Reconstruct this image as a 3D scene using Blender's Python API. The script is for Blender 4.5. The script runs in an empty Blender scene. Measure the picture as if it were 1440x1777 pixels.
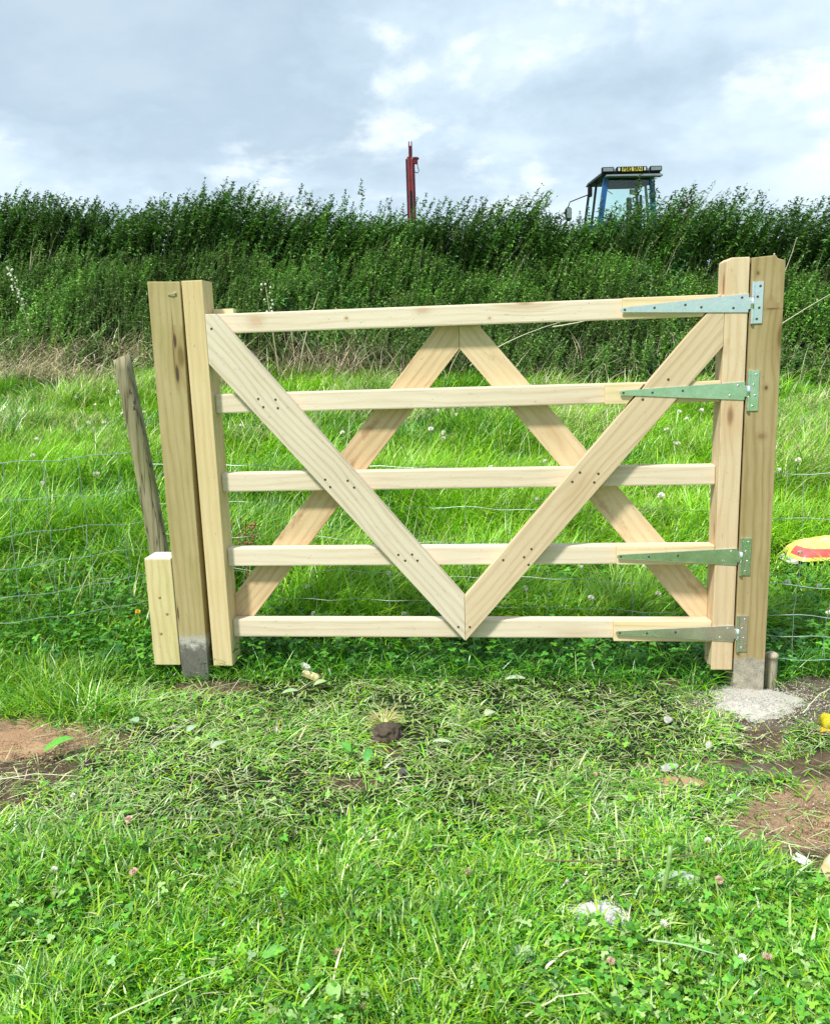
import bpy, bmesh, math, random
import numpy as np
from mathutils import Vector, Matrix
from mathutils.geometry import tessellate_polygon

random.seed(7); rng = np.random.default_rng(11)
scn = bpy.context.scene
col = scn.collection
R = math.radians

# ------------------------------------------------------------------ camera
CAMZ = 1.1277
pitch, roll = R(11.3137), R(-1.901)
F = Vector((0, math.cos(pitch), -math.sin(pitch)))
U0 = Vector((0, math.sin(pitch), math.cos(pitch)))
X0 = Vector((1, 0, 0))
Xc = math.cos(roll) * X0 + math.sin(roll) * U0
Uc = -math.sin(roll) * X0 + math.cos(roll) * U0
cam_d = bpy.data.cameras.new('camera')
cam = bpy.data.objects.new('camera', cam_d); col.objects.link(cam)
m = Matrix((Xc, Uc, -F)).transposed().to_4x4()
m.translation = Vector((0, 0, CAMZ))
cam.matrix_world = m
cam_d.sensor_fit = 'HORIZONTAL'; cam_d.sensor_width = 36; cam_d.lens = 36 * 1456.1 / 1440
cam_d.clip_start = 0.05; cam_d.clip_end = 3000
scn.camera = cam

# ------------------------------------------------------------------ light
SUN = Vector((-0.45, -0.50, 0.95)).normalized()
sd = bpy.data.lights.new('sun', 'SUN'); sd.energy = 3.6; sd.angle = R(6); sd.color = (1.0, 0.965, 0.9)
so = bpy.data.objects.new('sun', sd); col.objects.link(so)
so.rotation_mode = 'QUATERNION'; so.rotation_quaternion = (-SUN).to_track_quat('-Z', 'Y')
so.location = (-20, -20, 40)

scn.view_settings.view_transform = 'Standard'
scn.view_settings.look = 'None'
scn.view_settings.exposure = 0.62
scn.view_settings.gamma = 1.0


class NT:
    def __init__(s, tree): s.t = tree; s.n = tree.nodes; s.l = tree.links
    def node(s, typ, inp=None, **kw):
        n = s.n.new(typ)
        for k, v in kw.items(): setattr(n, k, v)
        for k, v in (inp or {}).items():
            sock = n.inputs[k]
            if hasattr(v, 'is_output') or isinstance(v, bpy.types.NodeSocket): s.l.new(v, sock)
            else: sock.default_value = v
        return n
    def math(s, op, a, b=0.0, c=None, clamp=False):
        n = s.n.new('ShaderNodeMath'); n.operation = op; n.use_clamp = clamp
        for i, v in enumerate((a, b) if c is None else (a, b, c)):
            if isinstance(v, bpy.types.NodeSocket): s.l.new(v, n.inputs[i])
            else: n.inputs[i].default_value = v
        return n.outputs[0]
    def mix(s, fac, a, b, mode='MIX'):
        n = s.n.new('ShaderNodeMix'); n.data_type = 'RGBA'; n.blend_type = mode; n.clamp_factor = True
        for i, v in ((0, fac), (6, a), (7, b)):
            if isinstance(v, bpy.types.NodeSocket): s.l.new(v, n.inputs[i])
            elif i == 0: n.inputs[0].default_value = v
            else: n.inputs[i].default_value = (*v, 1) if len(v) == 3 else v
        return n.outputs[2]
    def ramp(s, fac, stops, interp='LINEAR'):
        n = s.n.new('ShaderNodeValToRGB'); e = n.color_ramp; e.interpolation = interp
        while len(e.elements) < len(stops): e.elements.new(0.5)
        for el, (p, c) in zip(e.elements, stops):
            el.position = p; el.color = (*c, 1) if len(c) == 3 else c
        s.l.new(fac, n.inputs[0]); return n.outputs[0]
    def noise(s, vec, scale, detail=3, rough=0.5, dist=0.0, out=0):
        n = s.node('ShaderNodeTexNoise', {'Vector': vec, 'Scale': scale, 'Detail': detail, 'Roughness': rough, 'Distortion': dist})
        return n.outputs[out]
    def smooth(s, v, a, b):
        n = s.node('ShaderNodeMapRange', {'Value': v, 'From Min': a, 'From Max': b}); n.interpolation_type = 'SMOOTHSTEP'
        return n.outputs[0]


# ------------------------------------------------------------------ world: overcast sky
w = bpy.data.worlds.new('World'); scn.world = w; w.use_nodes = True
T = NT(w.node_tree); T.n.clear()
sky = T.node('ShaderNodeTexSky', sky_type='NISHITA', sun_disc=False)
sky.sun_elevation = math.asin(SUN.z); sky.sun_rotation = math.atan2(SUN.x, SUN.y)
tc = T.node('ShaderNodeTexCoord').outputs['Generated']
sep = T.node('ShaderNodeSeparateXYZ', {0: tc})
zz = T.math('ADD', T.math('MAXIMUM', sep.outputs[2], 0.0), 0.30)
px = T.math('DIVIDE', sep.outputs[0], zz); py = T.math('DIVIDE', sep.outputs[1], zz)
pv = T.node('ShaderNodeCombineXYZ', {0: px, 1: py, 2: 3.7}).outputs[0]
big = T.noise(pv, 0.85, 5, 0.5, 0.15)
mp = T.node('ShaderNodeMapping', {0: pv, 1: (3.1, 7.7, 1.0)}).outputs[0]
med = T.noise(mp, 2.1, 7, 0.56, 0.12)
wis = T.noise(mp, 5.5, 7, 0.6, 0.2)
dens = T.math('ADD', T.math('MULTIPLY', big, 0.55), T.math('MULTIPLY', med, 0.45))
dens = T.math('ADD', dens, T.math('MULTIPLY', T.math('SUBTRACT', wis, 0.5), 0.16))
cloud = T.ramp(dens, [(0.38, (0.76, 0.88, 0.95)), (0.46, (0.64, 0.77, 0.86)), (0.52, (0.52, 0.65, 0.75)),
                      (0.58, (0.43, 0.55, 0.65)), (0.66, (0.50, 0.61, 0.70))])
br = T.math('MULTIPLY', T.smooth(med, 0.50, 0.40), T.smooth(wis, 0.42, 0.60))
cloud = T.mix(T.math('MULTIPLY', br, 0.75), cloud, (0.92, 0.97, 1.0))
hz = T.smooth(sep.outputs[2], 0.30, 0.0)
cloud = T.mix(T.math('MULTIPLY', hz, 0.28), cloud, (0.72, 0.81, 0.92))
skb = T.node('ShaderNodeBackground', {0: sky.outputs[0], 1: 0.09})
clb = T.node('ShaderNodeBackground', {0: cloud, 1: 0.855})
mx = T.node('ShaderNodeMixShader', {0: 0.90, 1: skb.outputs[0], 2: clb.outputs[0]})
T.l.new(mx.outputs[0], T.node('ShaderNodeOutputWorld').inputs[0])


# ------------------------------------------------------------------ materials
def newmat(name):
    mt = bpy.data.materials.new(name); mt.use_nodes = True
    t = NT(mt.node_tree); t.n.clear()
    out = t.node('ShaderNodeOutputMaterial')
    return mt, t, out

def bump(t, h, strength, dist=0.002):
    return t.node('ShaderNodeBump', {'Height': h, 'Strength': strength, 'Distance': dist}).outputs[0]

def simple(name, c, rough=0.5, metal=0.0, var=0.15, scale=30, bmp=0.1, spec=0.5):
    mt, t, out = newmat(name)
    o = t.node('ShaderNodeTexCoord').outputs['Object']
    n = t.noise(o, scale, 4, 0.6)
    c2 = tuple(max(0, x * (1 - var * 2)) for x in c); c3 = tuple(min(1, x * (1 + var)) for x in c)
    cc = t.ramp(n, [(0.3, c2), (0.7, c3)])
    b = t.node('ShaderNodeBsdfPrincipled', {'Base Color': cc, 'Roughness': rough, 'Metallic': metal, 'Specular IOR Level': spec,
                                            'Normal': bump(t, n, bmp)})
    t.l.new(b.outputs[0], out.inputs[0]); return mt

def wood(name, light, mid, dark, knots=(), stain=0.0, green=0.0, gray=None, grain=1.0, base=None, rough=0.72, band=None, cracks=0.0):
    """grain runs along the x of the 'gc' attribute (metres)"""
    mt, t, out = newmat(name)
    gc = t.node('ShaderNodeAttribute', attribute_name='gc').outputs['Vector']
    s = t.node('ShaderNodeSeparateXYZ', {0: gc})
    a, b_, c_ = s.outputs
    # scattered pin knots bend the rings
    kv = t.node('ShaderNodeMapping', {0: gc, 3: (2.6, 8.0, 8.0)}).outputs[0]
    vor = t.node('ShaderNodeTexVoronoi', {'Vector': kv, 'Scale': 1.0, 'Randomness': 1.0})
    kd = vor.outputs['Distance']
    ksel = t.math('GREATER_THAN', t.node('ShaderNodeSeparateXYZ', {0: vor.outputs['Color']}).outputs[0], 0.50)
    knot = t.math('MULTIPLY', t.smooth(kd, 0.13, 0.05), ksel)
    halo = t.math('MULTIPLY', t.smooth(kd, 0.42, 0.08), ksel)
    warp = t.noise(t.node('ShaderNodeMapping', {0: gc, 3: (1.6, 6.0, 6.0)}).outputs[0], 1.0, 3, 0.5)
    rr = t.math('ADD', t.math('MULTIPLY', b_, 95.0), t.math('MULTIPLY', c_, 60.0))
    rr = t.math('ADD', rr, t.math('MULTIPLY', warp, 9.0))
    rr = t.math('ADD', rr, t.math('MULTIPLY', halo, 2.2))
    ring = t.math('POWER', t.math('MULTIPLY_ADD', t.math('SINE', t.math('MULTIPLY', rr, 2.6)), 0.5, 0.5), 2.2)
    fib = t.noise(t.node('ShaderNodeMapping', {0: gc, 3: (7.0, 420.0, 420.0)}).outputs[0], 1.0, 3, 0.6)
    fib2 = t.noise(t.node('ShaderNodeMapping', {0: gc, 3: (2.5, 60.0, 60.0)}).outputs[0], 1.0, 3, 0.6)
    blot = t.noise(t.node('ShaderNodeMapping', {0: gc, 3: (2.2, 5.0, 5.0)}).outputs[0], 1.0, 4, 0.6)
    f = t.math('ADD', t.math('MULTIPLY', ring, 0.22 * grain), t.math('MULTIPLY', t.math('MULTIPLY_ADD', t.math('SUBTRACT', fib, 0.5), 1.7, 0.5), 0.34))
    f = t.math('ADD', f, t.math('MULTIPLY', fib2, 0.34)); f = t.math('ADD', f, t.math('MULTIPLY', t.math('SUBTRACT', blot, 0.5), 0.5))
    bb = t.noise(t.node('ShaderNodeMapping', {0: gc, 3: (.45, 0.9, 0.9)}).outputs[0], 1.0, 1, 0.4)
    f = t.math('ADD', f, t.math('MULTIPLY', t.math('SUBTRACT', bb, 0.5), 0.75))
    c = t.ramp(f, [(0.16, light), (0.48, mid), (0.86, dark)])
    sc = t.noise(t.node('ShaderNodeMapping', {0: gc, 3: (5.0, 22.0, 22.0)}).outputs[0], 1.0, 6, 0.75)
    c = t.mix(t.math('MULTIPLY', t.smooth(sc, 0.60, 0.74), 0.35), c, (mid[0] * .62, mid[1] * .58, mid[2] * .52))
    c = t.mix(t.math('MULTIPLY', halo, 0.45), c, (dark[0] * .95, dark[1] * .8, dark[2] * .65))
    c = t.mix(t.math('MULTIPLY', knot, 0.75), c, (dark[0] * .38, dark[1] * .26, dark[2] * .2))
    sp = t.noise(t.node('ShaderNodeMapping', {0: gc, 3: (60.0, 190.0, 190.0)}).outputs[0], 1.0, 2, 0.5)
    c = t.mix(t.math('MULTIPLY', t.smooth(sp, 0.68, 0.76), 0.5), c, (dark[0] * .4, dark[1] * .32, dark[2] * .28))
    if green:
        gm = t.smooth(t.noise(t.node('ShaderNodeMapping', {0: gc, 3: (3.0, 10.0, 10.0)}).outputs[0], 1.0, 3, 0.6), 0.42, 0.72)
        c = t.mix(t.math('MULTIPLY', gm, green), c, (mid[0] * .72, mid[1] * .80, mid[2] * .50))
    if stain:
        sm = t.smooth(t.noise(t.node('ShaderNodeMapping', {0: gc, 3: (7.0, 18.0, 18.0)}).outputs[0], 1.0, 5, 0.7), 0.56, 0.70)
        c = t.mix(t.math('MULTIPLY', sm, stain), c, (dark[0] * .62, dark[1] * .42, dark[2] * .30))
    hgt = t.math('ADD', t.math('MULTIPLY', fib, 0.6), t.math('MULTIPLY', ring, 0.25))
    if cracks:
        ck = t.noise(t.node('ShaderNodeMapping', {0: gc, 3: (2.0, 45.0, 45.0)}).outputs[0], 1.0, 2, 0.55)
        cm = t.smooth(t.math('ABSOLUTE', t.math('SUBTRACT', ck, 0.5)), 0.022, 0.004)
        c = t.mix(t.math('MULTIPLY', cm, cracks), c, (0.02, 0.017, 0.012))
        hgt = t.math('SUBTRACT', hgt, t.math('MULTIPLY', cm, 2.0))
    for (ka, kb, ra, rb, kc) in knots:
        da = t.math('DIVIDE', t.math('SUBTRACT', a, ka), ra); db = t.math('DIVIDE', t.math('SUBTRACT', b_, kb), rb)
        db = t.math('ADD', db, t.math('MULTIPLY', t.math('SUBTRACT', fib2, 0.5), 1.2))
        d = t.math('SQRT', t.math('ADD', t.math('MULTIPLY', da, da), t.math('MULTIPLY', db, db)))
        c = t.mix(t.math('MULTIPLY', t.smooth(d, 2.6, 0.7), 0.30), c, (dark[0] * .8, dark[1] * .62, dark[2] * .45))
        c = t.mix(t.math('MULTIPLY', t.smooth(d, 1.2, 0.5), 0.9), c, kc)
    if base:   # cement splash low on the post, (start, end, colour)
        nz = t.noise(t.node('ShaderNodeMapping', {0: gc, 3: (30.0, 30.0, 30.0)}).outputs[0], 1.0, 4, 0.65)
        aa = t.math('ADD', a, t.math('MULTIPLY', t.math('SUBTRACT', nz, 0.5), 0.10))
        bm = t.smooth(aa, base[1], base[0])
        nf = t.noise(t.node('ShaderNodeMapping', {0: gc, 3: (220.0, 220.0, 220.0)}).outputs[0], 1.0, 3, 0.7)
        cem = t.ramp(t.math('ADD', t.math('MULTIPLY', nz, .5), t.math('MULTIPLY', nf, .5)), [(0.36, tuple(x * .35 for x in base[2])), (0.5, base[2]), (0.66, tuple(min(.8, x * 1.5) for x in base[2]))])
        c = t.mix(t.math('MULTIPLY', bm, 0.93), c, cem)
        if len(base) > 3:
            bm2 = t.smooth(aa, base[3] + .02, base[3] - .02)
            c = t.mix(t.math('MULTIPLY', bm2, 0.85), c, base[4])
    if gray:
        gm = t.smooth(t.noise(t.node('ShaderNodeMapping', {0: gc, 3: (9.0, 26.0, 26.0)}).outputs[0], 1.0, 5, 0.7), 0.40, 0.6)
        for (ka, kb, ra, rb) in gray:
            da = t.math('DIVIDE', t.math('SUBTRACT', a, ka), ra); db = t.math('DIVIDE', t.math('SUBTRACT', b_, kb), rb)
            d = t.math('SQRT', t.math('ADD', t.math('MULTIPLY', da, da), t.math('MULTIPLY', db, db)))
            c = t.mix(t.math('MULTIPLY', t.math('MULTIPLY', t.smooth(d, 1.1, 0.5), gm), 0.8), c, (0.20, 0.19, 0.16))
    bs = t.node('ShaderNodeBsdfPrincipled', {'Base Color': c, 'Roughness': rough, 'Specular IOR Level': 0.3, 'Normal': bump(t, hgt, 0.5, 0.0012)})
    t.l.new(bs.outputs[0], out.inputs[0]); return mt

CREAM = ((0.73, 0.63, 0.49), (0.65, 0.54, 0.395), (0.48, 0.35, 0.22))
M_rail = wood('planed_softwood', *CREAM, grain=0.7)
M_rail_top = wood('knotty_rail', *CREAM, grain=0.7, knots=((0.235, 0.040, 0.020, 0.016, (0.60, 0.40, 0.26)), (0.545, 0.036, 0.006, 0.005, (0.36, 0.24, 0.14)),
                  (0.80, 0.052, 0.018, 0.008, (0.58, 0.40, 0.27)), (1.02, 0.02, 0.005, 0.004, (0.40, 0.27, 0.17))))
M_brace = wood('brace_softwood', (0.68, 0.60, 0.47), (0.60, 0.51, 0.375), (0.42, 0.32, 0.20), grain=1.2)
M_braceR = wood('brace_softwood_tan', (0.66, 0.53, 0.36), (0.58, 0.45, 0.285), (0.42, 0.29, 0.16), grain=0.9,
                knots=((0.945, 0.035, 0.014, 0.008, (0.28, 0.17, 0.09)),))
M_brace_back = wood('rough_brace_softwood', (0.69, 0.54, 0.34), (0.60, 0.44, 0.255), (0.42, 0.25, 0.12), stain=0.5, grain=0.8)
M_brace_back2 = wood('rough_brace_softwood_mould', (0.69, 0.54, 0.34), (0.60, 0.44, 0.255), (0.42, 0.25, 0.12), stain=0.4, grain=0.8,
                     gray=((0.13, 0.0, 0.14, 0.06),))
M_stileL = wood('treated_stile', (0.68, 0.55, 0.32), (0.60, 0.46, 0.24), (0.50, 0.36, 0.16), grain=0.8, green=0.2)
M_stileR = wood('pink_stile', (0.69, 0.56, 0.38), (0.61, 0.47, 0.295), (0.50, 0.34, 0.18), grain=0.9, stain=0.25)
M_block = wood('packing_softwood', (0.76, 0.62, 0.38), (0.68, 0.54, 0.31), (0.50, 0.34, 0.14), grain=1.1)
M_postL = wood('treated_gatepost', (0.44, 0.36, 0.18), (0.36, 0.28, 0.125), (0.25, 0.175, 0.07), grain=0.9, green=0.5,
               base=(0.10, 0.13, (0.42, 0.41, 0.36), 0.075, (0.09, 0.085, 0.07)),
               knots=((1.165, 0.082, 0.026, 0.0055, (0.05, 0.03, 0.02)), (1.055, 0.081, 0.034, 0.007, (0.045, 0.028, 0.02)),
                      (1.20, 0.079, 0.07, 0.0012, (0.07, 0.045, 0.02)), (1.115, 0.074, 0.06, 0.0014, (0.07, 0.045, 0.02)),
                      (0.20, 0.005, 0.03, 0.0035, (0.06, 0.035, 0.02))))
M_postR = wood('hanging_post', (0.41, 0.32, 0.17), (0.33, 0.245, 0.11), (0.21, 0.14, 0.055), grain=1.2, green=0.45, stain=0.15,
               base=(0.035, 0.05, (0.36, 0.33, 0.26)),
               knots=((1.213, 0.062, 0.016, 0.010, (0.33, 0.24, 0.12)), (1.20, 0.068, 0.0025, 0.02, (0.12, 0.07, 0.03)), (1.31, 0.02, 0.007, 0.005, (0.14, 0.09, 0.04)),
                      (0.955, 0.060, 0.008, 0.006, (0.10, 0.06, 0.03)), (0.80, 0.055, 0.009, 0.012, (0.24, 0.15, 0.07))))
M_stub = wood('stub_softwood', (0.72, 0.63, 0.36), (0.63, 0.53, 0.28), (0.47, 0.36, 0.15), grain=1.0, green=0.3)
M_stubend = wood('sawn_end', (0.86, 0.84, 0.76), (0.82, 0.79, 0.70), (0.7, 0.66, 0.56), grain=0.3)
M_old = wood('weathered_post', (0.36, 0.34, 0.22), (0.25, 0.225, 0.13), (0.12, 0.10, 0.05), grain=1.2, green=0.6, stain=0.3, cracks=0.7, rough=0.9)
M_stake = wood('dusty_stake', (0.50, 0.45, 0.34), (0.42, 0.37, 0.26), (0.26, 0.21, 0.13), grain=1.0, cracks=0.5, rough=0.9)

def galv():
    mt, t, out = newmat('galvanised_steel')
    o = t.node('ShaderNodeTexCoord').outputs['Object']
    v = t.node('ShaderNodeTexVoronoi', {'Vector': o, 'Scale': 120.0}).outputs['Color']
    n = t.noise(o, 22, 4, 0.65)
    c = t.mix(0.10, t.ramp(n, [(0.3, (0.74, 0.82, 0.86)), (0.7, (0.92, 0.98, 1.0))]), v)
    r = t.math('MULTIPLY_ADD', n, 0.20, 0.12)
    b = t.node('ShaderNodeBsdfPrincipled', {'Base Color': c, 'Roughness': r, 'Metallic': 0.95, 'Normal': bump(t, n, 0.12)})
    t.l.new(b.outputs[0], out.inputs[0]); return mt
M_galv = galv()
M_screw = simple('dark_screw', (0.10, 0.085, 0.06), 0.5, 0.6)
M_bscrew = simple('zinc_screw', (0.70, 0.68, 0.60), 0.3, 0.9)
M_wire = simple('fence_wire', (0.42, 0.50, 0.48), 0.45, 0.5, bmp=0)

def leafmat(name, gloss=0.12, trans=0.35, rough=0.45, haze=0.0):
    mt, t, out = newmat(name)
    c = t.node('ShaderNodeAttribute', attribute_name='col').outputs['Color']
    n = t.noise(t.node('ShaderNodeTexCoord').outputs['Object'], 140, 2, 0.5)
    c = t.mix(1.0, c, t.ramp(n, [(0.3, (0.82, 0.82, 0.82)), (0.7, (1.12, 1.12, 1.12))]), 'MULTIPLY')
    d = t.node('ShaderNodeBsdfDiffuse', {0: c}); tr = t.node('ShaderNodeBsdfTranslucent', {0: c})
    g = t.node('ShaderNodeBsdfGlossy', {0: (0.95, 1.0, 0.95, 1), 'Roughness': rough})
    m1 = t.node('ShaderNodeMixShader', {0: trans, 1: d.outputs[0], 2: tr.outputs[0]})
    m2 = t.node('ShaderNodeMixShader', {0: gloss, 1: m1.outputs[0], 2: g.outputs[0]})
    t.l.new(m2.outputs[0], out.inputs[0]); return mt
M_grass = leafmat('grass_blades', 0.05, 0.27, 0.38)
M_weed = leafmat('weed_leaves', 0.035, 0.30, 0.5)
M_dry = leafmat('dry_straw', 0.03, 0.12, 0.6)
M_vcol = leafmat('matte_matter', 0.02, 0.0, 0.8)

def soilmat():
    mt, t, out = newmat('ground_soil')
    c = t.node('ShaderNodeAttribute', attribute_name='col').outputs['Color']
    o = t.node('ShaderNodeTexCoord').outputs['Object']
    n1 = t.noise(o, 28, 6, 0.65); n2 = t.noise(o, 160, 4, 0.7)
    f = t.math('ADD', t.math('MULTIPLY', n1, 0.6), t.math('MULTIPLY', n2, 0.4))
    c = t.mix(1.0, c, t.ramp(f, [(0.30, (0.45, 0.42, 0.40)), (0.5, (0.95, 0.95, 0.95)), (0.72, (1.5, 1.42, 1.3))]), 'MULTIPLY')
    st = t.node('ShaderNodeTexVoronoi', {'Vector': o, 'Scale': 95.0})
    b = t.node('ShaderNodeBsdfPrincipled', {'Base Color': c, 'Roughness': 0.95, 'Specular IOR Level': 0.15, 'Normal': bump(t, f, 1.0, 0.03)})
    t.l.new(b.outputs[0], out.inputs[0]); return mt
M_soil = soilmat()

# ------------------------------------------------------------------ object helpers
def tag(o, label=None, cat=None, group=None, kind=None):
    if label: o['label'] = label
    if cat: o['category'] = cat
    if group: o['group'] = group
    if kind: o['kind'] = kind
    return o

def link(name, me, mats=None, parent=None, loc=None, rot=None):
    o = bpy.data.objects.new(name, me); col.objects.link(o)
    if mats is not None:
        for mt in (mats if isinstance(mats, (list, tuple)) else [mats]): me.materials.append(mt)
    if parent: o.parent = parent
    if loc: o.location = loc
    if rot: o.rotation_euler = rot
    return o

def empty(name, loc=(0, 0, 0), rz=0.0):
    o = bpy.data.objects.new(name, None); col.objects.link(o); o.location = loc; o.rotation_euler = (0, 0, rz)
    o.empty_display_size = 0.1; return o

def bm_mesh(bm, name, smooth=False):
    me = bpy.data.meshes.new(name); bm.normal_update(); bm.to_mesh(me); bm.free()
    if smooth:
        for p in me.polygons: p.use_smooth = True
    return me

def setgc(me, along, across, off=None):
    """wood coordinates from the local position"""
    off = off or (0, 0, 0)
    A = Vector(along).normalized(); B = Vector(across).normalized(); Cc = A.cross(B)
    at = me.attributes.new('gc', 'FLOAT_VECTOR', 'POINT')
    for i, v in enumerate(me.vertices):
        at.data[i].vector = (v.co.dot(A) + off[0], v.co.dot(B) + off[1], v.co.dot(Cc) + off[2])

def prism(poly, y0, y1, bev=0.0025, seg=2, wob=0.0):
    """polygon in local xz extruded from y0 to y1"""
    bm = bmesh.new()
    f = [bm.verts.new((x, y0, z)) for x, z in poly]; b = [bm.verts.new((x, y1, z)) for x, z in poly]
    bm.faces.new(f); bm.faces.new(b[::-1])
    n = len(poly)
    for i in range(n): bm.faces.new((f[i], b[i], b[(i + 1) % n], f[(i + 1) % n]))
    bmesh.ops.recalc_face_normals(bm, faces=bm.faces)
    if bev: bmesh.ops.bevel(bm, geom=list(bm.edges), offset=bev, segments=seg, affect='EDGES', profile=0.6)
    return bm

def board(name, poly, y0, y1, mat, parent, along, across, off=None, bev=0.0025, bend=None):
    bm = prism(poly, y0, y1, bev)
    me = bm_mesh(bm, name)
    off = off if off is not None else (random.uniform(0, 20), random.uniform(0, 5), random.uniform(0, 5))
    setgc(me, along, across, off)
    return link(name, me, mat, parent)

def cylmesh(r, h, seg=12, r2=None):
    bm = bmesh.new(); bmesh.ops.create_cone(bm, cap_ends=True, segments=seg, radius1=r, radius2=r if r2 is None else r2, depth=h)
    return bm

def tube(pts, r, seg=6, taper=None):
    """tube along points (list of Vector)"""
    bm = bmesh.new(); rings = []
    pts = [Vector(p) for p in pts]
    for i, p in enumerate(pts):
        d = (pts[min(i + 1, len(pts) - 1)] - pts[max(i - 1, 0)]).normalized()
        a = d.orthogonal().normalized() if i == 0 else (a - d * a.dot(d)).normalized()
        b = d.cross(a); rr = r if taper is None else r * (1 + (taper - 1) * i / (len(pts) - 1))
        rings.append([bm.verts.new(p + (a * math.cos(2 * math.pi * k / seg) + b * math.sin(2 * math.pi * k / seg)) * rr) for k in range(seg)])
    for i in range(len(rings) - 1):
        for k in range(seg): bm.faces.new((rings[i][k], rings[i][(k + 1) % seg], rings[i + 1][(k + 1) % seg], rings[i + 1][k]))
    bm.faces.new(rings[0][::-1]); bm.faces.new(rings[-1])
    return bm

def addbox(bm, c, s, rot=None):
    r = bmesh.ops.create_cube(bm, size=1.0); vs = r['verts']
    bmesh.ops.scale(bm, vec=s, verts=vs)
    if rot: bmesh.ops.rotate(bm, cent=(0, 0, 0), matrix=rot, verts=vs)
    bmesh.ops.translate(bm, vec=c, verts=vs); return vs

def npmesh(name, V, loops, starts, totals, colr=None):
    me = bpy.data.meshes.new(name)
    me.vertices.add(len(V)); me.vertices.foreach_set('co', V.astype(np.float32).ravel())
    me.loops.add(len(loops)); me.loops.foreach_set('vertex_index', loops.astype(np.int32))
    me.polygons.add(len(starts)); me.polygons.foreach_set('loop_start', starts.astype(np.int32))
    me.polygons.foreach_set('loop_total', totals.astype(np.int32))
    me.update(calc_edges=True)
    if colr is not None:
        at = me.attributes.new('col', 'FLOAT_COLOR', 'POINT')
        c4 = np.ones((len(V), 4), np.float32); c4[:, :3] = colr; at.data.foreach_set('color', c4.ravel())
    return me

# ------------------------------------------------------------------ noise + terrain height
_grids = [rng.random((128, 128)) for _ in range(8)]
def vnoise(x, y, s, k=0):
    g = _grids[k % 8]; x = np.asarray(x, float) / s + 40.3; y = np.asarray(y, float) / s + 17.7
    xi = np.floor(x).astype(int); yi = np.floor(y).astype(int); fx = x - xi; fy = y - yi
    fx = fx * fx * (3 - 2 * fx); fy = fy * fy * (3 - 2 * fy)
    a = g[xi % 128, yi % 128]; b = g[(xi + 1) % 128, yi % 128]; c = g[xi % 128, (yi + 1) % 128]; d = g[(xi + 1) % 128, (yi + 1) % 128]
    return (a * (1 - fx) + b * fx) * (1 - fy) + (c * (1 - fx) + d * fx) * fy
def fbm(x, y, s, k=0): return (vnoise(x, y, s, k) + .5 * vnoise(x, y, s / 2.1, k + 1) + .25 * vnoise(x, y, s / 4.3, k + 2)) / 1.75
def ss(v, a, b):
    t = np.clip((np.asarray(v, float) - a) / (b - a), 0, 1); return t * t * (3 - 2 * t)

def crest_line(x): return 10.9 + 0.25 * np.sin(np.asarray(x) * .7)
def ground(x, y):
    x = np.asarray(x, float); y = np.asarray(y, float)
    z = -0.045 - 0.045 * ss(x, 0.3, 1.1) * ss(y, 1.2, 2.4)
    ry = np.clip(y - 3.0, 0, 5.5)
    fld = (0.145 * ry - 0.02 * ss(y, 3, 4)) * (1 - 0.045 * np.clip(x, -6, 6))
    z = z + fld
    t = ss(y, 8.2, 11.3); z = z + 1.42 * t - 0.018 * np.clip(x, -7, 7) * t
    z = z + 0.40 * ss(y, 11.3, 22)
    z = z + ((fbm(x, y * 1.1, 0.75, 5) - .42) * .50 + .10 * np.sin(x * 3.1 + y * 2)) * ss(y, 8.7, 9.3) * (1 - ss(y, 10.5, 11.3))
    z = z + (fbm(x, y, 0.9, 0) - .5) * 0.05 * ss(y, -3, 1.5) + (fbm(x, y, 0.22, 3) - .5) * 0.022 * (1 - ss(y, 9, 12))
    z = z + (fbm(x, y, 14.0, 2) - .5) * 1.2 * ss(y, 24, 60)
    return z
def gz(x, y): return float(ground(x, y))

# bare patches: (x, y, rx, ry, colour, strength)
TAN = (0.42, 0.285, 0.175); BRN = (0.16, 0.115, 0.075); GREYB = (0.20, 0.165, 0.125)
DUSTC = (0.36, 0.34, 0.28)
PATCH = [(-1.30, 2.42, 0.30, 0.22, TAN), (-1.24, 2.12, 0.26, 0.19, BRN), (-1.15, 2.26, .15, .13, BRN), (1.16, 2.58, .20, .13, DUSTC),
         (1.16, 2.60, 0.23, 0.20, GREYB), (1.45, 2.62, 0.30, 0.20, GREYB), (1.05, 2.36, 0.12, 0.08, BRN),
         (1.00, 1.86, 0.24, 0.14, TAN), (1.18, 2.0, 0.26, 0.18, TAN), (.84, 2.25, .12, .05, BRN), (1.0, 2.18, .16, .06, GREYB), (0.90, 1.74, 0.10, 0.05, BRN), (1.0, 1.66, 0.10, 0.05, BRN),
         (0.70, 2.10, 0.07, 0.035, TAN), (0.66, 2.20, 0.05, 0.03, TAN), (-0.10, 2.30, 0.07, 0.05, BRN), (-0.20, 2.13, 0.09, 0.05, BRN),
         (-0.77, 2.86, 0.13, 0.09, BRN), (-0.66, 2.82, 0.09, 0.05, BRN), (0.80, 1.38, 0.06, 0.06, BRN), (0.92, 1.30, .09, .06, BRN),
         (0.9, 2.78, .12, .06, BRN), (-0.46, 1.545, 0.035, 0.016, TAN), (-0.95, 2.35, .07, .04, BRN), (1.18, 2.2, .14, .07, BRN),
         (0.60, 1.33, .03, .02, BRN), (-0.4, 2.88, .05, .03, BRN), (1.3, 1.75, .2, .12, TAN), (.345, 1.545, .062, .034, (.50, .50, .46)), (.56, 1.66, .04, .022, (.34, .42, .30))]
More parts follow.
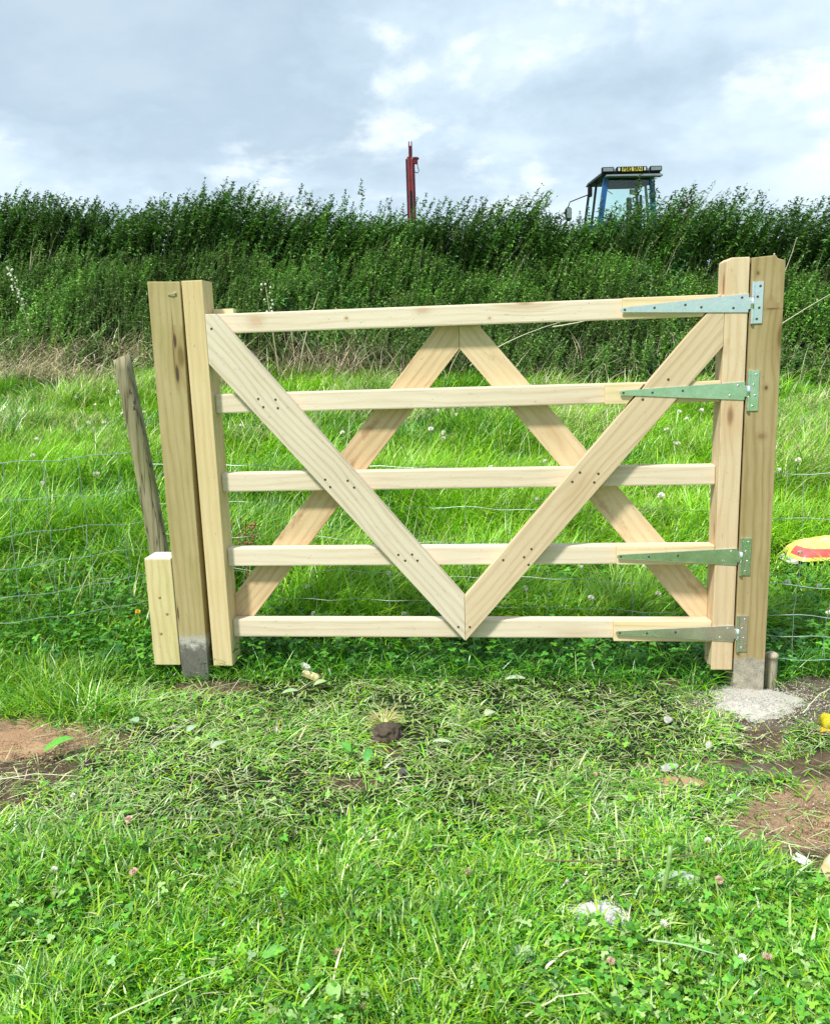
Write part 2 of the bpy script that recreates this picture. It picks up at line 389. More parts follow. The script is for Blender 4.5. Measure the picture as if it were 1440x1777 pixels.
def bare(x, y):
    """0..1 bareness"""
    m = np.zeros_like(np.asarray(x, float)); wob = (fbm(x, y, 0.10, 4) - .5) * 1.3
    for (cx, cy, rx, ry, c) in PATCH:
        d = np.sqrt(((x - cx) / rx) ** 2 + ((y - cy) / ry) ** 2) + wob
        m = np.maximum(m, 1 - ss(d, 0.75, 1.12))
    return m

# ------------------------------------------------------------------ ground sheet
xs = np.concatenate([[-900, -400, -200, -100, -60, -40, -25, -15, -11, -8, -6, -5], np.arange(-4, -1.8, .12), np.arange(-1.8, 1.9, 0.022), np.arange(1.9, 4, .12), [4, 5, 6, 8, 11, 15, 25, 40, 60, 100, 200, 400, 900]])
ys = np.concatenate([[-900, -400, -150, -60, -25, -12, -6, -3, -1.5, -.5, .2, .6], np.arange(.8, 3.3, .022), np.arange(3.3, 12, .12), [12, 13, 14, 16, 18, 20, 22, 25, 30, 36, 45, 60, 90, 150, 300, 600, 1200]])
GX, GY = np.meshgrid(xs, ys); Z = ground(GX, GY)
Bm = bare(GX, GY)
Z = Z - 0.010 * Bm + (fbm(GX, GY, 0.055, 1) - .5) * 0.020 * Bm
C = np.zeros(GX.shape + (3,)); C[:] = (0.022, 0.034, 0.010)
C = C + (fbm(GX, GY, .3, 5) - .5)[..., None] * np.array([.03, .03, .01])
far = ss(GY, 11.5, 14)[..., None]; C = C * (1 - far) + np.array([0.07, 0.16, 0.03]) * far
beh = (1 - ss(GY, .2, .8))[..., None]; C = C * (1 - beh) + np.array([0.11, 0.30, 0.03]) * beh
bk = (ss(GY, 8.3, 8.9) * (1 - ss(GY, 11.3, 12)))[..., None]; C = C * (1 - bk) + np.array([0.018, 0.026, 0.010]) * bk
wob = (fbm(GX, GY, 0.10, 4) - .5) * 1.3
for (cx, cy, rx, ry, cc) in PATCH:
    d = np.sqrt(((GX - cx) / rx) ** 2 + ((GY - cy) / ry) ** 2) + wob
    mm = (1 - ss(d, 0.8, 1.25))[..., None]; C = C * (1 - mm) + np.array(cc) * mm * (0.75 + 0.5 * fbm(GX, GY, .06, 2))[..., None]
V = np.stack([GX, GY, Z], -1).reshape(-1, 3); ny, nx = GX.shape
idx = np.arange(ny * nx).reshape(ny, nx)
Q = np.stack([idx[:-1, :-1], idx[:-1, 1:], idx[1:, 1:], idx[1:, :-1]], -1).reshape(-1, 4)
me = npmesh('ground', V, Q.ravel(), np.arange(len(Q)) * 4, np.full(len(Q), 4), np.clip(C.reshape(-1, 3), 0.004, 1))
for p in me.polygons: p.use_smooth = True
tag(link('ground', me, M_soil), 'uneven field soil with worn brown patches rising to a bank', kind='structure')

# ------------------------------------------------------------------ blade + leaf generators
def blades(P, L, W, az, e0, e1, colr, rootdark=0.0, twist=None, seg=3):
    """tapered ribbons; az heading, e0 base elevation, e1 tip elevation (radians)"""
    N = len(P); ts = np.linspace(0, 1, seg + 1)
    hx, hy = np.cos(az), np.sin(az)
    tw = rng.uniform(-.9, .9, N) if twist is None else twist
    sx, sy = -np.sin(az + tw), np.cos(az + tw)
    pos = P.copy(); vs = []; 
    wprof = [0.75, 1.0, 0.72, 0.0] if seg == 3 else [0.7, 1.0, .95, .8, .5, 0.0]
    for i in range(seg + 1):
        ww = W * wprof[i] * .5
        if i < seg:
            vs.append(pos - np.stack([sx * ww, sy * ww, 0 * ww], -1)); vs.append(pos + np.stack([sx * ww, sy * ww, ww * .25], -1))
        else: vs.append(pos)
        e = e0 + (e1 - e0) * (i + .5) / seg
        st = (L / seg)[:, None] * np.stack([hx * np.cos(e), hy * np.cos(e), np.sin(e)], -1)
        pos = pos + st
    nv = 2 * seg + 1
    V = np.stack(vs, 1)
    base = (np.arange(N) * nv)[:, None]
    lp = []; tot = []
    for i in range(seg - 1): lp += [2 * i, 2 * i + 1, 2 * i + 3, 2 * i + 2]; tot.append(4)
    k = 2 * (seg - 1); lp += [k, k + 1, k + 2]; tot.append(3)
    loops = (base + np.array(lp)[None]).ravel()
    totals = np.tile(tot, N); starts = np.concatenate([[0], np.cumsum(totals)[:-1]])
    Cv = np.repeat(colr[:, None, :], nv, 1)
    return V.reshape(-1, 3), loops, starts, totals, Cv.reshape(-1, 3)

def merge(parts):
    Vs, Ls, Ss, Ts, Cs = [], [], [], [], []; vo = lo = 0
    for V, l, s, t, c in parts:
        Vs.append(V); Ls.append(l + vo); Ss.append(s + lo); Ts.append(t); Cs.append(c); vo += len(V); lo += len(l)
    return np.concatenate(Vs), np.concatenate(Ls), np.concatenate(Ss), np.concatenate(Ts), np.concatenate(Cs)

def leaves(P, L, W, az, el, colr, roll=None, fold=0.25):
    """folded 6-vertex leaf: base, 2 left, 2 right, tip"""
    N = len(P); d = np.stack([np.cos(az) * np.cos(el), np.sin(az) * np.cos(el), np.sin(el)], -1)
    s = np.stack([-np.sin(az), np.cos(az), 0 * az], -1); n = np.cross(d, s)
    r = rng.uniform(-.7, .7, N) if roll is None else roll
    s2 = s * np.cos(r)[:, None] + n * np.sin(r)[:, None]; n2 = np.cross(d, s2)
    L = L[:, None]; W = W[:, None]
    b = P; m = P + d * L * .5 + n2 * L * .04; tp = P + d * L - n2 * L * .08
    l1 = P + d * L * .30 + s2 * W * .5 + n2 * W * fold; r1 = P + d * L * .30 - s2 * W * .5 + n2 * W * fold
    l2 = P + d * L * .68 + s2 * W * .33 + n2 * W * fold * .5; r2 = P + d * L * .68 - s2 * W * .33 + n2 * W * fold * .5
    V = np.stack([b, l1, l2, tp, r2, r1, m], 1)
    lp = [0, 6, 2, 1, 6, 3, 2, 0, 5, 4, 6, 6, 4, 3]; tot = [4, 3, 4, 3]
    base = (np.arange(N) * 7)[:, None]; loops = (base + np.array(lp)).ravel()
    totals = np.tile(tot, N); starts = np.concatenate([[0], np.cumsum(totals)[:-1]])
    return V.reshape(-1, 3), loops, starts, totals, np.repeat(colr[:, None, :], 7, 1).reshape(-1, 3)

def palette(N, cols, wts, var=0.18):
    cols = np.array(cols); wts = np.array(wts, float); wts /= wts.sum()
    c = cols[rng.choice(len(cols), N, p=wts)]
    return np.clip(c * (1 + rng.normal(0, var, (N, 1))) * (1 + rng.normal(0, .05, (N, 3))), .003, .95)

def inview(x, y, mar=0.25): return np.abs(x) < y * 0.52 + mar

VIV = (0.17, 0.46, 0.008); YEL = (0.34, 0.58, 0.015); DRK = (0.035, 0.20, 0.008); PAL = (0.42, 0.62, 0.18); STR = (0.68, 0.62, 0.38); DUST = (0.50, 0.60, 0.30); BLU = (0.08, 0.33, 0.035)

def G3(x, y, lift=0.0): return np.stack([x, y, ground(x, y) + lift], -1)

parts = []
# --- foreground sward --------------------------------------------------------------
def trample(x, y):
    """1 in the worn, dusty band in front of the gate"""
    n = fbm(x, y, .5, 6) - .5
    a = ss(y + n * 1.3, 1.62, 2.25) * (1 - ss(y + n * .25, 2.86, 2.98))
    left = 1 - ss(-x + n * .6, 1.05, 1.25) * ss(y, 2.5, 2.6)
    return a * left
def gate_line(x): return 2.82 - 0.1085 * np.asarray(x)     # y of the gate front at x
N = 190000
y = 0.85 + rng.random(N) ** 1.25 * 2.25; x = rng.uniform(-1, 1, N) * (y * .52 + .15)
tuft = fbm(x, y, .16, 2); tr = trample(x, y); b = bare(x, y)
keep = (rng.random(N) > b * .96) & (rng.random(N) < .45 + tuft * 1.0) & (y < gate_line(x) + .05)
# thinner where trampled
x, y, tuft, tr = x[keep], y[keep], tuft[keep], tr[keep]; N = len(x)
hi = ss(tuft, .42, .70)
leftlush = ss(-x, .85, 1.05) * ss(y, 2.45, 2.65)
L = (0.028 + .034 * hi + .012 * rng.random(N)) * (1 - .15 * tr) * rng.uniform(.6, 1.5, N) * (1 + .9 * leftlush)
Wd = rng.uniform(.0020, .0050, N)
flow = vnoise(x, y, .22, 1) * 9 + vnoise(x, y, .6, 3) * 5
az = flow + rng.normal(0, 1.7, N)
e0 = np.clip(rng.normal(1.05, .35, N) - tr * .70 - .12, .08, 1.5); e1 = e0 - rng.uniform(.3, 1.6, N)
e1 = np.maximum(e1, np.where(e0 < .5, -.25, -.9))
cv = palette(N, [VIV, YEL, DRK, PAL, BLU], [40, 28, 12, 18, 8]); ct = palette(N, [DUST, VIV, PAL, STR, BLU, (.22, .36, .12)], [28, 18, 24, 7, 5, 18])
tk = (rng.random(N) < tr * .56)[:, None]; cc = np.where(tk, ct, cv)
cl = fbm(x, y, .35, 5)[:, None]; cc = np.clip(cc * (0.50 + .72 * cl) * (.85 + .4 * vnoise(x, y, .07, 7))[:, None], 0, .9)
parts.append(blades(G3(x, y, -.003), L, Wd, az, e0, e1, cc))
# long flopping blades and tussocks on top
N = 7000
y = 0.9 + rng.random(N) ** 1.2 * 2.1; x = rng.uniform(-1, 1, N) * (y * .52 + .15)
k = (vnoise(x, y, .13, 6) > .56) & (bare(x, y) < .5) & (y < gate_line(x)); x, y = x[k], y[k]; N = len(x)
tr = trample(x, y)
cc = palette(N, [VIV, YEL, PAL, STR], [34, 34, 22, 8 ]); cc = np.where((rng.random(N) < tr * .7)[:, None], palette(N, [PAL, STR, DUST], [3, 2, 3]), cc)
az = vnoise(x, y, .15, 4) * 12 + rng.normal(0, .5, N)
parts.append(blades(G3(x, y, -.003), rng.uniform(.05, .12, N) * (1 - .3 * tr), rng.uniform(.0032, .0062, N), az, rng.uniform(.35, 1.3, N) * (1 - .5 * tr), rng.uniform(-.6, .2, N), cc))
# dry thatch lying on the soil
N = 26000
y = 1.0 + rng.random(N) * 2.0; x = rng.uniform(-1, 1, N) * (y * .52 + .15)
tr = trample(x, y); b = bare(x, y); k = (rng.random(N) < .04 + tr * .20 - b * .14) & (y < gate_line(x) + .1); x, y = x[k], y[k]; N = len(x)
parts.append(blades(G3(x, y, rng.uniform(.002, .022, N)), rng.uniform(.03, .11, N), rng.uniform(.0012, .003, N), rng.uniform(0, 6.3, N), rng.uniform(-.05, .25, N), rng.uniform(-.3, .1, N),
                    palette(N, [STR, DUST, (.34, .28, .18), PAL], [3, 4, 1, 4], .25)))
# --- long dark clover/grass strip under and behind the gate ------------------------
N = 30000
x = rng.uniform(-1.9, 2.1, N); y = gate_line(x) + rng.random(N) * .62 - .02
k = (bare(x, y) < .6) & (np.hypot(x - 1.15, y - 2.68) > .13); x, y = x[k], y[k]; N = len(x)
cc = palette(N, [DRK, BLU, VIV, PAL, (.03, .12, .02)], [26, 20, 36, 8, 12])
parts.append(blades(G3(x, y, -.003), rng.uniform(.06, .18, N), rng.uniform(.002, .0042, N), rng.uniform(0, 6.3, N), rng.uniform(.5, 1.4, N), rng.uniform(-.9, .6, N), cc))
# --- field beyond the gate, long windblown grass ------------------------------------
N = 330000
u = rng.random(N); y = 3.15 + 5.6 * u ** 1.25; x = rng.uniform(-1, 1, N) * (y * .52 + .3)
t1 = fbm(x, y * 1.4, .75, 1); k = rng.random(N) < .35 + 1.0 * t1; k &= ~((np.abs(x - 2.065) < .25) & (np.abs(y - 4.05) < .145)); k &= ~((x > 1.55) & (y > 3.2) & (y < 3.9) & (rng.random(N) < .45)); x, y, t1 = x[k], y[k], t1[k]; N = len(x)
t2 = vnoise(x, y, .28, 6)
hi = ss(t1, .38, .72)
L = (0.10 + .17 * hi + .08 * t2) * rng.uniform(.6, 1.35, N) * (1 + .15 * ss(y, 5, 8))
L = L * (1 - .55 * ss(y, 7.9, 8.4)); L = L * np.where((x > 1.4) & (y < 4.1), .42, 1.0)
Wd = rng.uniform(.0028, .0058, N) * (1 + .08 * (y - 3))
wind = vnoise(x, y, 1.2, 4) * 1.6 - .9
az = wind + rng.normal(0, 1.05, N) + vnoise(x, y, .35, 3) * 3 - 1.5 + np.where(rng.random(N) < .2, math.pi, 0)
e0 = np.clip(rng.normal(1.15, .25, N), .4, 1.5); e1 = e0 - rng.uniform(.5, 2.0, N)
cc = palette(N, [(.20, .50, .012), YEL, (.27, .54, .02), DRK, PAL], [34, 34, 34, 7, 4]) * 1.03
dk = ss(fbm(x, y, .8, 4), .46, .60) * (1 - .3 * hi); cc = cc * (.78 + .44 * vnoise(x, y, .22, 2))[:, None]
cc = np.where((rng.random(N) < dk * .52)[:, None], palette(N, [DRK, (.06, .24, .02)], [1, 2]), cc)
# straw coloured bands and tussocks
sb = ss(vnoise(x, y * 1.8, .8, 5), .58, .78) * ss(y, 5.2, 6.2) + .8 * ss(x, 1.9, 2.6) * ss(y, 4.9, 5.4) * (1 - ss(y, 6.3, 6.8)) + .55 * ss(-x, 2.0, 2.6) * ss(y, 6.0, 6.5) * (1 - ss(y, 7.0, 7.5))
cc = np.where((rng.random(N) < np.clip(sb, 0, 1) * .42)[:, None], palette(N, [STR, (.58, .60, .28), PAL], [3, 3, 2]), cc)
parts.append(blades(G3(x, y, -.01), L, Wd, az, e0, e1, cc))
N = 2600   # dry seeding stems
y = 3.3 + 5.0 * rng.random(N) ** 1.1; x = rng.uniform(-1, 1, N) * (y * .52 + .3); k = (vnoise(x, y, .7, 7) > .45) & ~((x > 1.5) & (y < 4.3)); x, y = x[k], y[k]; N = len(x)
parts.append(blades(G3(x, y, 0), rng.uniform(.22, .42, N), rng.uniform(.0022, .004, N), rng.normal(-.2, 1.3, N), rng.uniform(1.0, 1.5, N), rng.uniform(-.3, 1.2, N), palette(N, [STR, (.55, .56, .26), (.44, .36, .2)], [3, 3, 1])))
# the same field carried on outside the picture's edges
N = 110000
y = .3 + rng.random(N) * 8.4; sg = np.where(rng.random(N) < .5, -1, 1); x = sg * (y * .52 + .15 + rng.random(N) * 1.9)
k = bare(x, y) < .6; x, y = x[k], y[k]; N = len(x); far_ = ss(y, 2.7, 3.4); t1 = fbm(x, y * 1.4, .75, 1)
parts.append(blades(G3(x, y, -.005), (.045 + far_ * (.08 + .16 * t1)) * rng.uniform(.6, 1.4, N), rng.uniform(.004, .007, N), rng.uniform(0, 6.3, N), rng.uniform(.6, 1.4, N), rng.uniform(-1, .4, N),
                    palette(N, [VIV, YEL, PAL, (.27, .54, .02), DRK], [30, 30, 16, 14, 10])))
Vg = merge(parts)
tag(link('grass', npmesh('grass', *Vg), M_grass), 'bright green meadow grass, short and trampled before the gate, long beyond it', 'grass', kind='stuff')

# --- clover leaves ------------------------------------------------------------------
def trefoil(P, r, az, tilt, colr):
    """three round leaflets, each a 6-gon"""
    N = len(P); Vs = []; k6 = np.arange(6) / 6 * 2 * math.pi
    tdir = rng.uniform(0, 6.3, N)
    for j in range(3):
        a = az + j * 2.094; cx = np.cos(a) * r * .62; cy = np.sin(a) * r * .62
        for t in k6:
            rx = np.cos(t) * r * .62; ry = np.sin(t) * r * .52
            lx = cx + rx * np.cos(a) - ry * np.sin(a); ly = cy + rx * np.sin(a) + ry * np.cos(a)
            dz = (lx * np.cos(tdir) + ly * np.sin(tdir)) * tilt + np.abs(np.sin(t)) * r * .16
            Vs.append(P + np.stack([lx, ly, dz], -1))
    V = np.stack(Vs, 1); lp = np.arange(18); base = (np.arange(N) * 18)[:, None]
    loops = (base + lp).ravel(); tot = np.full(N * 3, 6); st = np.arange(N * 3) * 6
    cj = np.repeat(colr[:, None, :], 18, 1)
    return V.reshape(-1, 3), loops, st, tot, cj.reshape(-1, 3)
parts = []
N = 30000
y = .9 + rng.random(N) ** 1.3 * 2.1; x = rng.uniform(-1, 1, N) * (y * .52 + .1)
cd = ss(fbm(x, y, .4, 3), .45, .62) * .42 + .30 * ss(x, .2, .7) * (1 - ss(y, 1.5, 1.8)) + .1
k = (rng.random(N) < cd * (1 - .75 * trample(x, y))) & (bare(x, y) < .4) & (y < gate_line(x)); x, y = x[k], y[k]; N = len(x)
parts.append(trefoil(G3(x, y, rng.uniform(.010, .042, N)), rng.uniform(.0045, .0098, N), rng.uniform(0, 6.3, N), rng.uniform(-.7, .7, N),
                     palette(N, [(.14, .42, .03), (.22, .50, .04), (.07, .28, .02), (.36, .55, .18)], [4, 3, 2, 1.2], .22)))
N = 9000
x = rng.uniform(-1.9, 2.2, N); y = gate_line(x) + rng.random(N) * 1.1; k = bare(x, y) < .5; x, y = x[k], y[k]; N = len(x)
parts.append(trefoil(G3(x, y, rng.uniform(.03, .13, N)), rng.uniform(.008, .015, N), rng.uniform(0, 6.3, N), rng.uniform(-.6, .6, N),
                     palette(N, [(.08, .28, .02), (.13, .38, .03), (.04, .17, .02)], [3, 3, 2])))
Vc = merge(parts)
tag(link('clover', npmesh('clover', *Vc), M_grass), 'small round clover leaves growing through the grass', 'clover', kind='stuff')

# ------------------------------------------------------------------ bank vegetation
def crest_h(x):   # height of the tall weeds along the bank top
    xp = [-7, -5.4, -4.6, -3.9, -3.4, -2.7, -1.6, -1.15, -.85, -.5, -.1, .35, .8, 1.3, 1.98, 2.35, 3.1, 3.8, 4.6, 6, 8]
    hp = [.80, .80, .82, .68, .80, .82, .86, .84, .64, .60, .60, .74, .88, .86, .58, .98, 1.10, 1.04, 1.04, 1.02, 1.0]
    return np.interp(x, xp, hp)

def weeds(bx, by, H, nl, leafL, cols, wts, lean=.28, stemc=(.16, .20, .06), lowbare=.0, leanv=.12, droop=(-.9, .5), vary=.2, bright=None):
    """many leafy stems at once"""
    n = len(bx); P0 = G3(bx, by, -.02); waz = rng.normal(0.0, .55, n)
    ln = np.clip(rng.normal(lean, leanv, n), -.1, .9)
    # leaves
    cnt = nl; t = lowbare + (1 - lowbare) * rng.random((n, cnt)) ** .8
    def at(t):
        off = (ln * H)[:, None] * t ** 1.8
        return np.stack([P0[:, 0:1] + off * np.cos(waz)[:, None], P0[:, 1:2] + off * np.sin(waz)[:, None], P0[:, 2:3] + H[:, None] * t * (1 - .18 * ln[:, None] * t)], -1)
    LP = at(t).reshape(-1, 3)
    M = n * cnt; tt = t.ravel()
    az = rng.uniform(0, 2 * math.pi, M); az = np.where(rng.random(M) < .45, rng.normal(0, .8, M), az)
    el = rng.uniform(droop[0], droop[1], M) + .5 * tt ** 3
    ll = leafL * rng.uniform(.6, 1.3, M) * (1.12 - .62 * tt)
    pc = palette(n, cols, wts, vary); 
    if bright is not None: pc = pc * bright[:, None]
    cc = np.repeat(pc, cnt, 0) * rng.uniform(.7, 1.35, (M, 1)) * (1 + rng.normal(0, .06, (M, 3)))
    A = leaves(LP, ll, ll * rng.uniform(.34, .5, M), az, el, np.clip(cc, .004, .9))
    # stems as crossed ribbons
    sg = []
    ts = [0, .35, .7, 1.0]
    pts = [at(np.full((n, 1), q))[:, 0] for q in ts]
    Vs = []
    for q, p in zip(ts, pts):
        wq = .0045 * (1.15 - q); Vs += [p + np.array([-wq, -wq * .3, 0]), p + np.array([wq, wq * .3, 0])]
    V = np.stack(Vs, 1); base = (np.arange(n) * 8)[:, None]
    lp = np.array([0, 1, 3, 2, 2, 3, 5, 4, 4, 5, 7, 6]); loops = (base + lp).ravel(); tot = np.full(n * 3, 4); st = np.arange(n * 3) * 4
    sc = np.repeat(palette(n, [stemc, (.30, .30, .12), (.12, .16, .06)], [3, 1, 2])[:, None, :], 8, 1).reshape(-1, 3)
    return [A, (V.reshape(-1, 3), loops, st, tot, sc)]

UPC = [(.075, .20, .022), (.11, .27, .032), (.05, .15, .020), (.15, .32, .04)]
MIC = [(.10, .26, .025), (.15, .34, .04), (.07, .19, .022), (.21, .39, .07)]
parts = []
# lower slope: dense low herbage, rolling in clumps
n = 4600
bx = rng.uniform(-6.2, 6.4, n); by = 8.45 + rng.random(n) ** .9 * 1.9
k = ~((bx < -1.5) & (by < 8.75 + .4 * vnoise(bx, by, .4, 2)) & (rng.random(n) < .85)) & ~((np.abs(bx + .85) < .7) & (by < 8.8)); bx, by = bx[k], by[k]; n = len(bx)
cl = fbm(bx, by * 1.3, .8, 2); lump = ss(fbm(bx, by * 1.2, .62, 5), .35, .68); H = .12 + .14 * cl + .22 * lump + .10 * rng.random(n)
parts += weeds(bx, by, H, 36, .052, MIC, [4, 3, 2, 2], lean=.25, bright=(.55 + .85 * ss(fbm(bx, by, .75, 6), .25, .75)) * (.7 + .4 * lump) * (1 - .5 * np.exp(-((bx + 3.3) / .5) ** 2 - ((by - 9.3) / .45) ** 2)))
n = 3000
bx = rng.uniform(-6.2, 6.4, n); by = 9.6 + rng.random(n) * 1.3
cl = fbm(bx, by, .6, 1); H = .16 + .28 * cl
parts += weeds(bx, by, H, 32, .056, UPC + MIC, [3, 3, 1, 2, 2, 1, 2, 1], lean=.3, bright=.5 + .8 * ss(fbm(bx, by, .6, 3), .25, .75))
# tall weeds massed on the crest
n = 2800
bx = rng.uniform(-6.4, 6.6, n); by = 10.45 + rng.random(n) ** 1.2 * .9
H = crest_h(bx) * rng.uniform(.66, 1.0, n) * (.82 + .34 * vnoise(bx, by, .35, 2))
parts += weeds(bx, by, H, 48, .078, UPC, [4, 3, 3, 1], lean=.42, lowbare=.22, bright=.45 + .6 * vnoise(bx, by, .35, 7))
n = 2600   # the bank continued to either side
sg = np.where(rng.random(n) < .5, -1, 1); bx = sg * (6.1 + rng.random(n) * 2.6); by = 8.5 + rng.random(n) * 2.7
parts += weeds(bx, by, .22 + .2 * rng.random(n) + ss(by, 10.3, 10.6) * .55, 34, .062, UPC + MIC, [3, 3, 1, 2, 2, 1, 2, 1], lean=.3)
# bigger leaved and paler plants in drifts
n = 700
bx = rng.uniform(-6.2, 6.4, n); by = 8.7 + rng.random(n) * 2.2; k = vnoise(bx, by, .5, 0) > .58; bx, by = bx[k], by[k]; n = len(bx)
parts += weeds(bx, by, rng.uniform(.2, .5, n), 22, .105, [(.06, .20, .03), (.10, .27, .045), (.035, .13, .03)], [3, 2, 3], lean=.2)
n = 1300
bx = rng.uniform(-6.2, 6.4, n); by = 8.6 + rng.random(n) * 2.3; k = vnoise(bx, by, .55, 3) > .60; bx, by = bx[k], by[k]; n = len(bx)
parts += weeds(bx, by, rng.uniform(.3, .6, n), 40, .045, [(.17, .33, .07), (.22, .36, .10), (.12, .28, .05)], [3, 2, 3], lean=.5, droop=(-.3, 1.0))
n = 260   # pale upright stems with feathery brown-green tips
bx = rng.uniform(-6.2, 6.4, n); by = 10.0 + rng.random(n) * 1.1; k = (vnoise(bx, by, .6, 1) > .5); bx, by = bx[k], by[k]; n = len(bx)
parts += weeds(bx, by, crest_h(bx) * rng.uniform(.6, .9, n), 26, .040, [(.20, .24, .08), (.16, .26, .06)], [1, 2], lean=.45, lowbare=.55, stemc=(.45, .44, .26), droop=(-.2, 1.2))
Vw = merge(parts)
tag(link('bank_undergrowth', npmesh('bank_undergrowth', *Vw), M_weed), 'dense green nettles and herbage covering the bank', 'undergrowth', kind='stuff')

# individual tall weeds standing against the sky
def weed_mesh(seed, H, nl, lean):
    global rng
    keep_rng = rng; rng = np.random.default_rng(seed)
    bx = np.zeros(1); by = np.full(1, 0.0)
    a = weeds(bx, by, np.array([H]), nl, .078, [(.05, .18, .025), (.08, .23, .035)], [1, 1], lean=lean, leanv=.05, lowbare=.12)
    g0 = gz(0, 0); b = merge(a); V = b[0].copy(); V[:, 2] -= g0
    # narrow flowering tip
    n = 34; t = rng.random(n); off = lean * H * (.86 + .14 * t) ** 1.8 * 1.05
    P = np.stack([V[:, 0].max() * 0 + off + rng.normal(0, .008, n), rng.normal(0, .008, n), H * (.84 + .20 * t) * (1 - .18 * lean)], -1)
    c = leaves(P, np.full(n, .050) * (1.3 - .7 * t), np.full(n, .020), rng.normal(0, 1.4, n), rng.uniform(-.6, .9, n), palette(n, [(.06, .13, .03), (.14, .19, .07)], [2, 1]))
    r = merge([(V, *b[1:]), c]); rng = keep_rng
    return npmesh('tall_weed', *r)
protos = [weed_mesh(100 + i, h, nl, ln) for i, (h, nl, ln) in enumerate([(.92, 100, .30), (.86, 90, .42), (1.0, 90, .18), (.84, 100, .55), (.95, 70, .36), (.9, 70, .05)])]
for p in protos: p.materials.append(M_weed)
first = None
for i in range(130):
    bx = random.uniform(-5.9, 6.1); by = random.uniform(10.5, 11.25)
    me = protos[i % 6]
    if first is None: o = bpy.data.objects.new('tall_weed', me)
    else: o = first.copy(); o.data = me
    first = first or o; col.objects.link(o)
    s = float(crest_h(bx)) * random.uniform(.86, 1.08) / .92
    if -1.1 < bx < .6: s *= 1.25
    o.location = (bx, by, gz(bx, by) - .03); o.scale = (s, s, s); o.rotation_euler = (random.uniform(-.1, .1), random.uniform(-.1, .18), random.uniform(-.6, .6))
    tag(o, 'tall leafy weed leaning right in the wind along the top of the bank', 'weed', 'tall weeds along the bank top')
# a few special ones
def one_weed(x, y, s, me, label, ry=0.05):
    o = bpy.data.objects.new('tall_weed', me); col.objects.link(o); o.location = (x, y, gz(x, y) - .03); o.scale = (s * .8, s * .8, s); o.rotation_euler = (0, ry, 0)
    tag(o, label, 'weed', 'tall weeds along the bank top')
one_weed(-.62, 11.0, 1.04, protos[5], 'thin upright weed spire standing highest left of the red mast')
one_weed(-.40, 11.0, .88, protos[0], 'bending weed spire between the thin spire and the red mast')

# dead straw and stems at the foot of the bank
parts = []
N = 8500; x = -6 + 4.3 * rng.random(N) ** .8; y = 8.25 + rng.random(N) * .75; k = rng.random(N) < ss(vnoise(x, y, .45, 2), .2, .7); x, y = x[k], y[k]; N = len(x)
parts.append(blades(G3(x, y, 0), rng.uniform(.20, .58, N), rng.uniform(.004, .009, N), rng.normal(.3, 1.0, N), rng.uniform(.5, 1.4, N), rng.uniform(-1.0, .6, N), palette(N, [(.56, .50, .30), (.74, .68, .46), (.30, .34, .12), (.26, .22, .13)], [4, 4, 2, 2])))
N = 620; x = rng.normal(-.9, .5, N); y = 8.3 + rng.random(N) * .7
parts.append(blades(G3(x, y, 0), rng.uniform(.25, .7, N), rng.uniform(.005, .010, N), rng.uniform(0, 6.3, N), rng.uniform(.1, 1.4, N), rng.uniform(-.5, 1.2, N), palette(N, [(.42, .34, .22), (.56, .48, .34), (.26, .19, .12)], [3, 3, 2])))
N = 500; x = rng.uniform(.3, 5, N); y = 8.3 + rng.random(N) * .9
parts.append(blades(G3(x, y, .05), rng.uniform(.25, .6, N), rng.uniform(.004, .007, N), rng.uniform(0, 6.3, N), rng.uniform(.1, 1.4, N), rng.uniform(-.5, 1.2, N), palette(N, [(.42, .36, .24), (.5, .45, .3)], [3, 3])))
tag(link('dead_stems', npmesh('dead_stems', *merge(parts)), M_dry), 'tangled dead straw stems along the foot of the bank', 'dry stems', kind='stuff')

# pale bare stalks standing out of the undergrowth
def stalk(pts, r, colr, name, label, cat, group=None, heads=0, headc=(.7, .68, .6), headr=.012):
    bm = tube(pts, r, 5, .4)
    if heads:
        for k in range(heads):
            t = random.uniform(.55, 1); i = min(int(t * (len(pts) - 1)), len(pts) - 2); f = t * (len(pts) - 1) - i
            p = Vector(pts[i]).lerp(Vector(pts[i + 1]), f) + Vector((random.uniform(-.05, .05), random.uniform(-.04, .04), random.uniform(0, .03)))
            bmesh.ops.create_icosphere(bm, subdivisions=1, radius=headr * random.uniform(.6, 1.2), matrix=Matrix.Translation(p))
    nv = len(bm.verts); me = bm_mesh(bm, name)
    at = me.attributes.new('col', 'FLOAT_COLOR', 'POINT'); ns = len(pts) * 5
    for i in range(len(me.vertices)): at.data[i].color = (*(colr if i < ns else headc), 1)
    o = link(name, me, M_vcol); tag(o, label, cat, group); return o
def bez(a, b, c, n=7):
    a, b, c = Vector(a), Vector(b), Vector(c); return [(a * (1 - t) ** 2 + b * 2 * t * (1 - t) + c * t * t) for t in [i / (n - 1) for i in range(n)]]
stalk(bez((-1.30, 8.45, .85), (-1.33, 8.4, 1.3), (-1.37, 8.4, 1.72)), .008, (.42, .38, .24), 'seeding_stalk', 'thin stalk with pale seed heads above the top rail near the left stile', 'weed', heads=16)
stalk(bez((-3.9, 9.0, 1.2), (-3.95, 8.9, 1.6), (-4.0, 8.8, 2.0)), .008, (.34, .36, .2), 'flowering_stalk', 'white-headed flowering stalk on the bank at the far left', 'weed', heads=34, headr=.011)
stalk(bez((3.62, 8.9, 1.3), (3.65, 8.8, 1.6), (3.7, 8.8, 1.88)), .006, (.34, .36, .2), 'flowering_stalk', 'white-headed flowering stalk on the bank right of the hanging post', 'weed', heads=22, headr=.010)
